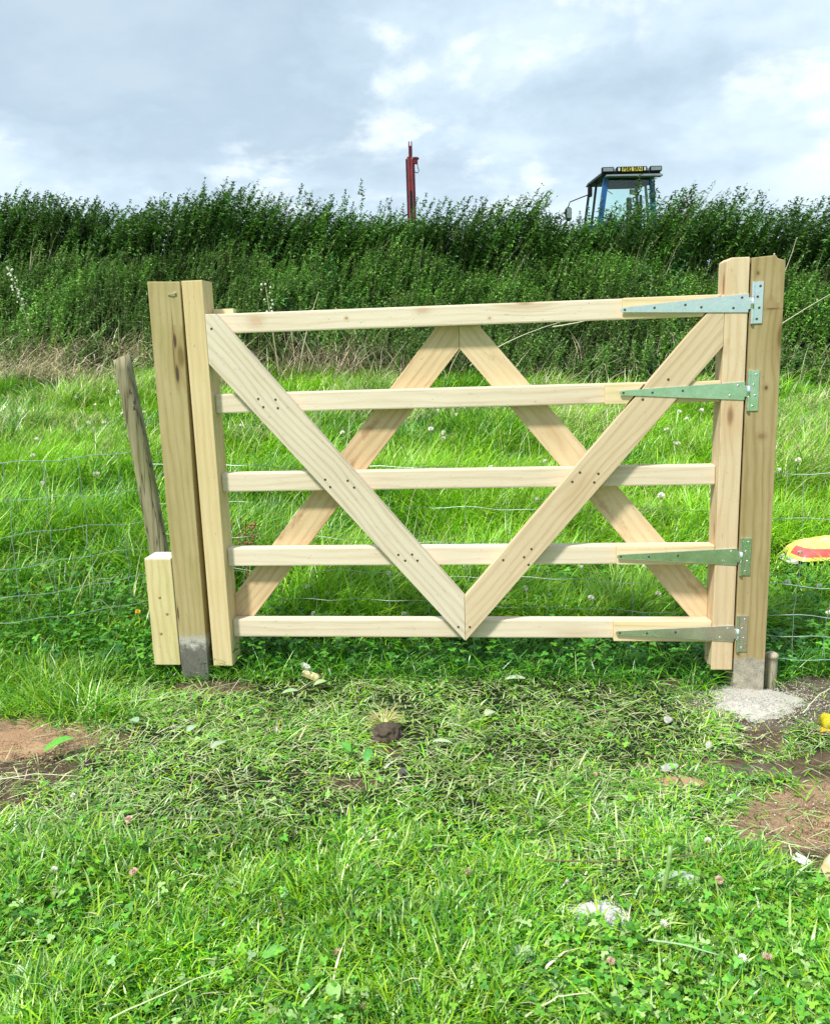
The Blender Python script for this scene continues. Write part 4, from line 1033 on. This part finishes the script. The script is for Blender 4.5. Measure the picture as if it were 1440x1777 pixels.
def flowers(n, fx, fy, me, lift, label, group, smin=.8, smax=1.3):
    proto = None
    for _ in range(n):
        for _try in range(30):
            y = fy(); x = fx(y)
            if float(bare(np.array(x), np.array(y))) < .3: break
        o = proto.copy() if proto else bpy.data.objects.new('clover_flower', me)
        proto = proto or o; col.objects.link(o); s = random.uniform(smin, smax)
        o.location = (x, y, gz(x, y) + random.uniform(*lift)); o.scale = (s, s, s); o.rotation_euler = (random.uniform(-.5, .5), random.uniform(-.5, .5), random.uniform(0, 6))
        tag(o, label, 'flower', group)
flowers(9, lambda y: random.uniform(-.5, .5) * y, lambda: random.uniform(1.2, 2.1), FB, (.03, .045), 'faded brownish clover head low in the foreground grass', 'faded clover heads in the foreground', .7, 1.05)
flowers(8, lambda y: random.uniform(-.5, .5) * y, lambda: random.uniform(1.2, 2.6), FW, (.03, .05), 'small white clover head in the foreground grass', 'white clover heads in the foreground', .6, .95)
flowers(44, lambda y: random.uniform(-.25, .52) * y, lambda: random.uniform(2.98, 3.9), FW, (.10, .19), 'white clover head in the longer grass just behind the gate', 'white clover heads behind the gate', .9, 1.4)
flowers(46, lambda y: random.uniform(-.5, .52) * y, lambda: random.uniform(4.0, 7.2), FW, (.18, .30), 'white clover head far back in the meadow grass', 'white clover heads out in the meadow', 1.2, 2.0)
# small yellow flower by the stub
o = bpy.data.objects.new('yellow_flower', FW.copy()); col.objects.link(o); o.location = (-1.02, 2.93, .20)
o.data.materials[0] = simple('yellow_petals', (.85, .60, .03), .6)
tag(o, 'tiny yellow flower beside the short sawn stub', 'flower')

# ------------------------------------------------------------------ broad leaves (plantain / dock) in the sward
def leaf_obj(x, y, L, W, az, el, c, label, name='broad_leaf', lift=.03, group=None):
    P = np.array([[x, y, gz(x, y) + lift]]); seg = 8; bm = bmesh.new(); prev = None
    d = Vector((math.cos(az), math.sin(az), 0)); s = Vector((-math.sin(az), math.cos(az), 0)); root = Vector(P[0]); up = Vector((0, 0, 1))
    for i in range(seg + 1):
        t = i / seg; wv = W * .5 * math.sin(math.pi * min(1, .06 + t * .94)) ** .75 * (1 + .06 * math.sin(i * 2.3)); h = L * (math.sin(el) * t - .28 * t * t)
        ctr = root + d * L * t * math.cos(el) + up * h
        row = [bm.verts.new(ctr + s * wv + up * wv * .25), bm.verts.new(ctr), bm.verts.new(ctr - s * wv + up * wv * .25)]
        if prev:
            for k in range(2): bm.faces.new((prev[k], prev[k + 1], row[k + 1], row[k]))
        prev = row
    me = bm_mesh(bm, name, True); at = me.attributes.new('col', 'FLOAT_COLOR', 'POINT')
    for i in range(len(me.vertices)): at.data[i].color = (*[v * (1.25 if i % 3 == 1 else 1) for v in c], 1)
    o = link(name, me, M_grass); tag(o, label, 'leaf', group); return o
BL = [(-.32, 1.42, .050, .030, .5, .3, (.16, .42, .07), 'round bright green leaf low in the left foreground grass'),
      (-.42, 2.70, .060, .032, 3.3, .2, (.36, .50, .26), 'pale dusty leaf below the two wood slivers'),
      (-.37, 2.75, .050, .035, .4, .4, (.40, .52, .24), 'yellowish dusty leaf right of the wood slivers'),
      (-.72, 2.40, .05, .03, 1.2, .3, (.36, .48, .30), 'pale leaf in the trampled straw below the latching stile'),
      (-.62, 2.28, .055, .03, .8, .3, (.38, .46, .30), 'pale pointed leaf in the trampled straw, nearer the camera'),
      (-.90, 2.48, .045, .032, 2.4, .2, (.30, .48, .26), 'round pale leaf in the worn grass before the short stub'),
      (.36, 2.72, .075, .034, 3.0, .2, (.48, .56, .38), 'whitish dusty leaf lying below the tip of the V brace'),
      (.20, 2.46, .045, .036, .7, .2, (.44, .54, .34), 'small whitish leaf right of the turf clod'),
      (.03, 2.28, .06, .022, .1, .1, (.46, .56, .34), 'narrow pale leaf beside the turf clod'),
      (-.16, 2.18, .055, .026, 1.4, .7, (.08, .32, .05), 'dark green pointed leaf below the turf clod'),
      (-.21, 2.24, .050, .024, 2.3, .6, (.12, .40, .05), 'bright green pointed leaf left of the turf clod'),
      (.165, 1.42, .050, .038, 5.2, .2, (.42, .52, .30), 'crinkled greyish leaf below the white cement spill'),
      (-.17, 1.30, .045, .028, 1.9, .5, (.30, .52, .14), 'light green leaf at the bottom, left of centre'),
      (-1.12, 2.30, .10, .05, .5, .5, (.14, .42, .05), 'bright green leaf at the edge of the left soil patch')]
for b in BL: leaf_obj(*b)
# upright leaf stalk
def stalk_up():
    pts = bez((.50, 1.60, gz(.5, 1.6) + .0), (.515, 1.60, .0), (.520, 1.61, .062)); bm = tube(pts, .0045, 8, 1.25)
    me = bm_mesh(bm, 'cut_stalk', True); at = me.attributes.new('col', 'FLOAT_COLOR', 'POINT')
    for i in range(len(me.vertices)): at.data[i].color = (.30, .48, .14, 1)
    tag(link('cut_stalk', me, M_grass), 'thick pale green cut stalk sticking up beside the greenish cement smear', 'stalk')
stalk_up()
def twig(pts, r, c, label):
    p2 = []
    for i in range(len(pts) - 1):
        for k in range(5):
            t = k / 5; q = Vector(pts[i]).lerp(Vector(pts[i + 1]), t); q.z = gz(q.x, q.y) + pts[i][2] * (1 - t) + pts[i + 1][2] * t; p2.append(q + Vector((random.uniform(-1, 1), random.uniform(-1, 1), 0)) * .0015)
    q = Vector(pts[-1]); q.z += gz(q.x, q.y); p2.append(q); bm = tube(p2, r, 6, .5); me = bm_mesh(bm, 'twig', True); at = me.attributes.new('col', 'FLOAT_COLOR', 'POINT')
    for i in range(len(me.vertices)): at.data[i].color = (*c, 1)
    tag(link('twig', me, M_vcol), label, 'twig')
twig([(-1.30, 2.12, .02), (-1.08, 2.15, .03), (-.97, 2.17, .02)], .0016, (.75, .72, .55), 'long pale straw lying across the left soil patch')
twig([(-1.28, 2.40, .012), (-1.17, 2.43, .015), (-1.08, 2.50, .012)], .0022, (.45, .38, .22), 'crooked brown twig on the upper part of the left soil patch')
twig([(-1.34, 2.02, .012), (-1.20, 1.96, .015), (-1.14, 1.92, .02)], .0022, (.34, .26, .2), 'dark root lying at the lower edge of the left soil patch')
twig([(-.98, 2.66, .03), (-.78, 2.66, .05), (-.62, 2.75, .05)], .0012, (.55, .58, .35), 'thin dry grass stem before the left gatepost')
twig([(.26, 1.70, .03), (.42, 1.695, .03), (.72, 1.71, .03)], .0022, (.16, .12, .06), 'dark straight twig in the grass above the cement spills')
twig([(-.56, 1.26, .04), (-.44, 1.33, .05), (-.37, 1.38, .04)], .0018, (.50, .62, .30), 'pale bent stem in the lower left corner grass')
twig([(.16, 1.24, .03), (.22, 1.27, .04), (.29, 1.285, .035)], .0020, (.62, .62, .36), 'pale crooked stem at the bottom edge, right of centre')
twig([(.42, 1.42, .04), (.47, 1.40, .045), (.54, 1.37, .04)], .0026, (.32, .45, .24), 'thick pale stem between the cement spill and the right edge')
twig([(1.22, 2.50, .01), (1.32, 2.60, .03), (1.42, 2.66, .04)], .0022, (.60, .57, .42), 'pale stem lying over bare soil right of the hanging post')
twig([(.828, 1.70, .015), (.835, 1.74, .03), (.82, 1.77, .02)], .0016, (.74, .70, .50), 'curled pale root beside the white wood splinter')
twig([(-.60, 2.84, .01), (-.64, 2.80, .04), (-.66, 2.70, .02)], .0014, (.74, .74, .52), 'looped pale straw at the foot of the latching stile')

# ------------------------------------------------------------------ tractor beyond the bank
M_blue = simple('blue_paint', (.008, .085, .26), .4, .1, .15, 6)
M_black = simple('black_trim', (.014, .016, .020), .6, 0, .2, 10, spec=.15)
M_grey = simple('grey_roof', (.22, .26, .28), .5, 0, .12, 5)
M_rubber = simple('tyre_rubber', (.02, .02, .02), .85, 0, .2, 20)
M_lamp = simple('lamp_lens', (.20, .24, .25), .2, 0, .1, 20)
M_white = simple('white_paint', (.60, .66, .66), .5)
def glassmat():
    mt, t, out = newmat('cab_glass'); g = t.node('ShaderNodeBsdfGlossy', {0: (.9, 1, .98, 1), 'Roughness': .05}); tr = t.node('ShaderNodeBsdfTransparent', {0: (.93, 1.0, .98, 1)})
    m_ = t.node('ShaderNodeMixShader', {0: .03, 1: tr.outputs[0], 2: g.outputs[0]}); t.l.new(m_.outputs[0], out.inputs[0]); return mt
M_glass = glassmat()
TG = gz(5.65, 22)
trac = empty('tractor', (5.55, 22.0, TG), R(2)); tag(trac, 'old blue tractor with black-roofed cab showing above the bank', 'tractor')
def tbox(name, c, s, mat, rot=None, bev=.015, parent=None):
    bm = bmesh.new(); addbox(bm, (0, 0, 0), s)
    if bev: bmesh.ops.bevel(bm, geom=list(bm.edges), offset=bev, segments=2, affect='EDGES')
    if rot: bmesh.ops.rotate(bm, cent=(0, 0, 0), matrix=rot, verts=bm.verts)
    bmesh.ops.translate(bm, vec=c, verts=bm.verts); return link(name, bm_mesh(bm, name), mat, parent or trac)
def tbar(name, a, b, r, mat, seg=8, parent=None): return link(name, bm_mesh(tube([a, b], r, seg), name, True), mat, parent or trac)
RT = 5.245 - TG       # roof top height above its ground
# local: x right, y forward (away from camera), rear face at y=0
ro = link('roof', bm_mesh(prism([(-.72, RT - .20), (.78, RT - .20), (.76, RT - .13), (.70, RT - .10), (-.66, RT - .10)], -.14, 1.42, .012), 'roof'), M_black, trac)
link('sun_visor', bm_mesh(prism([(-.60, RT - .235), (.80, RT - .255), (.78, RT - .205), (-.60, RT - .200)], -.26, -.02, .006), 'sun_visor'), M_grey, ro)
link('roof_top', bm_mesh(prism([(-.64, RT - .10), (.64, RT - .10), (.55, RT - .01), (-.55, RT - .01)], .02, 1.30, .02), 'roof_top'), M_grey, ro)
for a, b in ((-.70, -.40), (.49, .79)):
    lp = tbox('work_lamp', ((a + b) / 2, -.16, RT - .075), (b - a, .10, .125), M_black)
    tbox('lens', ((a + b) / 2, -.212, RT - .075), (b - a - .05, .012, .085), M_lamp, bev=.003, parent=lp)
pb = tbox('plate_box', (.04, -.16, RT - .075), (.76, .10, .125), M_black)
for xx in (-.28, .36): tbox('lens', (xx, -.212, RT - .075), (.045, .012, .08), M_white, bev=.003, parent=pb)
npl = tbox('number_plate', (.045, -.214, RT - .078), (.50, .012, .095), simple('yellow_plate', (.72, .56, .06), .4), bev=.002)
cu = bpy.data.curves.new('plate_text', 'FONT'); cu.body = 'F582 SRN'; cu.size = .115; cu.align_x = 'CENTER'; cu.align_y = 'CENTER'; cu.extrude = .002; cu.offset = .003
tmp = bpy.data.objects.new('tmp', cu); col.objects.link(tmp); bpy.context.view_layer.update()
tme = bpy.data.meshes.new_from_object(tmp.evaluated_get(bpy.context.evaluated_depsgraph_get())); bpy.data.objects.remove(tmp)
tme.name = 'lettering'; tme.materials.clear()
tx = link('lettering', tme, M_black, npl, (.045, -.2225, RT - .078), (R(90), 0, 0))
# pillars
def pillar(x0, x1, y_, w_=.11, mat=M_blue, zt=RT - .22, zb=.95): return link('pillar', bm_mesh(prism([(x0 - w_ / 2, zb), (x0 + w_ / 2, zb), (x1 + w_ / 2, zt), (x1 - w_ / 2, zt)], y_ - .045, y_ + .045, .01), 'pillar'), mat, trac)
pillar(-.78, -.54, .02, .13); pillar(.74, .60, .02, .12)
pillar(-.82, -.60, .72, .05, M_black); pillar(.86, .66, .72, .05, M_black)
pillar(-.86, -.62, 1.36, .055, M_black); pillar(.78, .62, 1.36, .06, M_black)
link('headlining', bm_mesh(prism([(-.55, RT - .21), (.60, RT - .22), (.60, RT - .40), (.25, RT - .48), (-.50, RT - .48)], .08, .14, .01), 'headlining'), M_black, trac)
tbox('door_frame', (.30, .9, 1.75), (.13, .06, 1.45), M_black); tbox('door_frame', (.50, .55, 1.75), (.07, .06, 1.45), M_black)
for nm, poly, yy in (('rear_window', [(-.66, 1.1), (.68, 1.1), (.56, RT - .24), (-.50, RT - .24)], .02), ('windscreen', [(-.80, 1.2), (.74, 1.2), (.60, RT - .24), (-.60, RT - .24)], 1.37)):
    link(nm, bm_mesh(prism(poly, yy - .004, yy + .004, 0), nm), M_glass, trac)
# side windows
for s_ in (-1, 1):
    bm = bmesh.new(); vs = [bm.verts.new(p) for p in ((s_ * .80, .07, 1.1), (s_ * .84, 1.32, 1.1), (s_ * .64, 1.32, RT - .24), (s_ * .59, .07, RT - .24))]
    bm.faces.new(vs); r = bmesh.ops.solidify(bm, geom=list(bm.faces), thickness=.006); link('side_window', bm_mesh(bm, 'side_window'), M_glass, trac)
# mirrors
mr = link('mirror_arm', bm_mesh(tube([(-.66, 1.1, RT - .42), (-.95, 1.05, RT - .52), (-1.22, 1.0, RT - .62), (-1.27, 1.0, RT - .75)], .014, 8), 'mirror_arm', True), M_black, trac)
tbox('mirror', (-1.26, 1.0, RT - .92), (.17, .06, .34), M_black, bev=.03, parent=mr)
tbox('lens', (-1.25, .965, RT - .90), (.12, .01, .25), M_lamp, bev=.004, parent=mr)
tbox('light_cluster', (-.70, 1.0, RT - .38), (.10, .12, .26), M_black)
tbox('seat', (-.35, .5, 1.55), (.48, .16, .62), simple('navy_seat', (.02, .04, .12), .6), bev=.06)
tbox('seat', (-.35, .70, 1.25), (.46, .45, .12), M_black, bev=.04)
bm = bmesh.new(); 
pts = [(-.30 + .19 * math.cos(a), 1.05 + .03 * math.sin(a), 1.86 + .16 * math.sin(a)) for a in [k / 20 * 6.2832 for k in range(21)]]
sw = link('steering_wheel', bm_mesh(tube(pts, .015, 6), 'steering_wheel', True), M_black, trac)
tbar('steering_column', (-.30, 1.08, 1.86), (-.30, 1.3, 1.35), .02, M_black)
tbox('beacon', (.17, .16, RT - .55), (.15, .08, .12), simple('olive_lamp', (.16, .18, .06), .4), bev=.02)
tbar('wiper', (-.55, .0, RT - .50), (-.38, -.02, RT - .62), .008, M_black)
tbox('cab_floor', (0, .68, .98), (1.62, 1.42, .12), M_black)
tbox('rear_panel', (0, .02, 1.05), (1.50, .06, .26), M_blue)
hood = link('bonnet', bm_mesh(prism([(-.32, .75), (.32, .75), (.32, 1.30), (.26, 1.38), (-.26, 1.38), (-.32, 1.30)], 1.45, 3.2, .02), 'bonnet'), M_blue, trac)
tbox('chassis', (0, 1.6, .62), (.42, 3.0, .32), M_black)
tbar('exhaust', (.22, 2.2, 1.35), (.22, 2.2, 2.02), .035, M_black)
def wheel(x, y_, r, wd):
    bm = bmesh.new(); seg = 36; prof = [(.62, -.5), (.9, -.5), (1.0, -.38), (1.0, .38), (.9, .5), (.62, .5)]; rings = []
    for k in range(seg):
        a = 2 * math.pi * k / seg; lug = 1 + (.03 if k % 2 else 0)
        rings.append([bm.verts.new((wd * q, math.cos(a) * r * p * (lug if p == 1.0 else 1), math.sin(a) * r * p * (lug if p == 1.0 else 1))) for p, q in prof])
    for k in range(seg):
        for j in range(len(prof)): bm.faces.new((rings[k][j], rings[(k + 1) % seg][j], rings[(k + 1) % seg][(j + 1) % len(prof)], rings[k][(j + 1) % len(prof)]))
    bmesh.ops.recalc_face_normals(bm, faces=bm.faces)
    o = link('tyre', bm_mesh(bm, 'tyre'), M_rubber, trac, (x, y_, r)); c = cylmesh(r * .63, wd * .5, 24); bmesh.ops.rotate(c, cent=(0, 0, 0), matrix=Matrix.Rotation(R(90), 3, 'Y'), verts=c.verts)
    link('rim', bm_mesh(c, 'rim'), M_white, o)
for s_ in (-1, 1):
    wheel(s_ * .82, .45, .80, .44); wheel(s_ * .72, 2.75, .52, .32)
    fb = link('mudguard', bm_mesh(tube([(s_ * .84, .45 + .88 * math.cos(a), .80 + .88 * math.sin(a)) for a in [math.pi * k / 12 for k in range(13)]], .09, 6), 'mudguard', True), M_blue, trac)

# ------------------------------------------------------------------ red hydraulic post driver mast
M_red = simple('red_paint', (.24, .008, .014), .35, .1, .25, 5); M_dred = simple('dark_red_paint', (.10, .005, .022), .4, .1, .2, 6)
MGz = gz(.16, 20); md = empty('post_driver', (.165, 20.0, MGz), R(3)); md.scale = (.86, .9, 1); tag(md, 'red hydraulic post driver mast standing up behind the bank', 'post driver')
HT = 5.245 - MGz
def mbox(name, c, s, mat, bev=.006, parent=None):
    bm = bmesh.new(); addbox(bm, c, s); bmesh.ops.bevel(bm, geom=list(bm.edges), offset=bev, segments=2, affect='EDGES'); return link(name, bm_mesh(bm, name), mat, parent or md)
mast = mbox('mast', (-.030, 0, HT / 2), (.13, .12, HT), M_red)
mbox('mast_rail', (.065, .02, HT / 2 - .03), (.07, .14, HT - .06), M_dred)
mbox('mast_rail', (-.115, .02, HT / 2 - .02), (.03, .12, HT - .04), simple('dark_rail', (.03, .012, .02), .5))
mbox('channel', (-.018, -.066, HT * .5 - .35), (.055, .012, HT - .75), M_black, .003)
for xx in (-.072, .026): mbox('slide_edge', (xx, -.066, HT / 2 - .02), (.010, .014, HT - .04), simple('worn_edge', (.42, .22, .22), .35, .5), .002)
ram = link('ram', bm_mesh(prism([(-.050, HT), (.045, HT), (.040, HT + .20), (.050, HT + .235), (-.055, HT + .235), (-.045, HT + .20)], -.03, .03, .005), 'ram'), M_dred, md)
for xx in (-.034, .034): tbox('clevis_ear', (xx, 0, HT + .19), (.026, .05, .28), M_dred, bev=.006, parent=ram)
br_ = mbox('bracket', (.115, -.01, HT - .08), (.13, .12, .14), M_red); mbox('bracket_plate', (.13, -.02, HT - .04), (.17, .13, .03), M_dred, parent=br_)
link('hose', bm_mesh(tube([(.165, -.03, HT - .12), (.175, -.04, HT - .22), (.205, -.04, HT - .30), (.17, -.03, HT - .345), (.09, -.02, HT - .32)], .010, 7), 'hose', True), M_black, md)
link('hose', bm_mesh(tube(bez((-.10, 0, HT - 1.22), (-.36, 0, HT - 1.24), (-.40, 0, HT - 1.75), 12), .018, 7), 'hose', True), M_black, md)
link('hose', bm_mesh(tube(bez((.12, 0, HT - 1.22), (.36, 0, HT - 1.28), (.38, 0, HT - 1.75), 12), .018, 7), 'hose', True), M_black, md)
mbox('base_frame', (0, .3, .35), (.9, .9, .14), M_red, .02); mbox('skid', (-.35, .3, .14), (.14, 1.2, .28), M_dred, .01); mbox('skid', (.35, .3, .14), (.14, 1.2, .28), M_dred, .01)
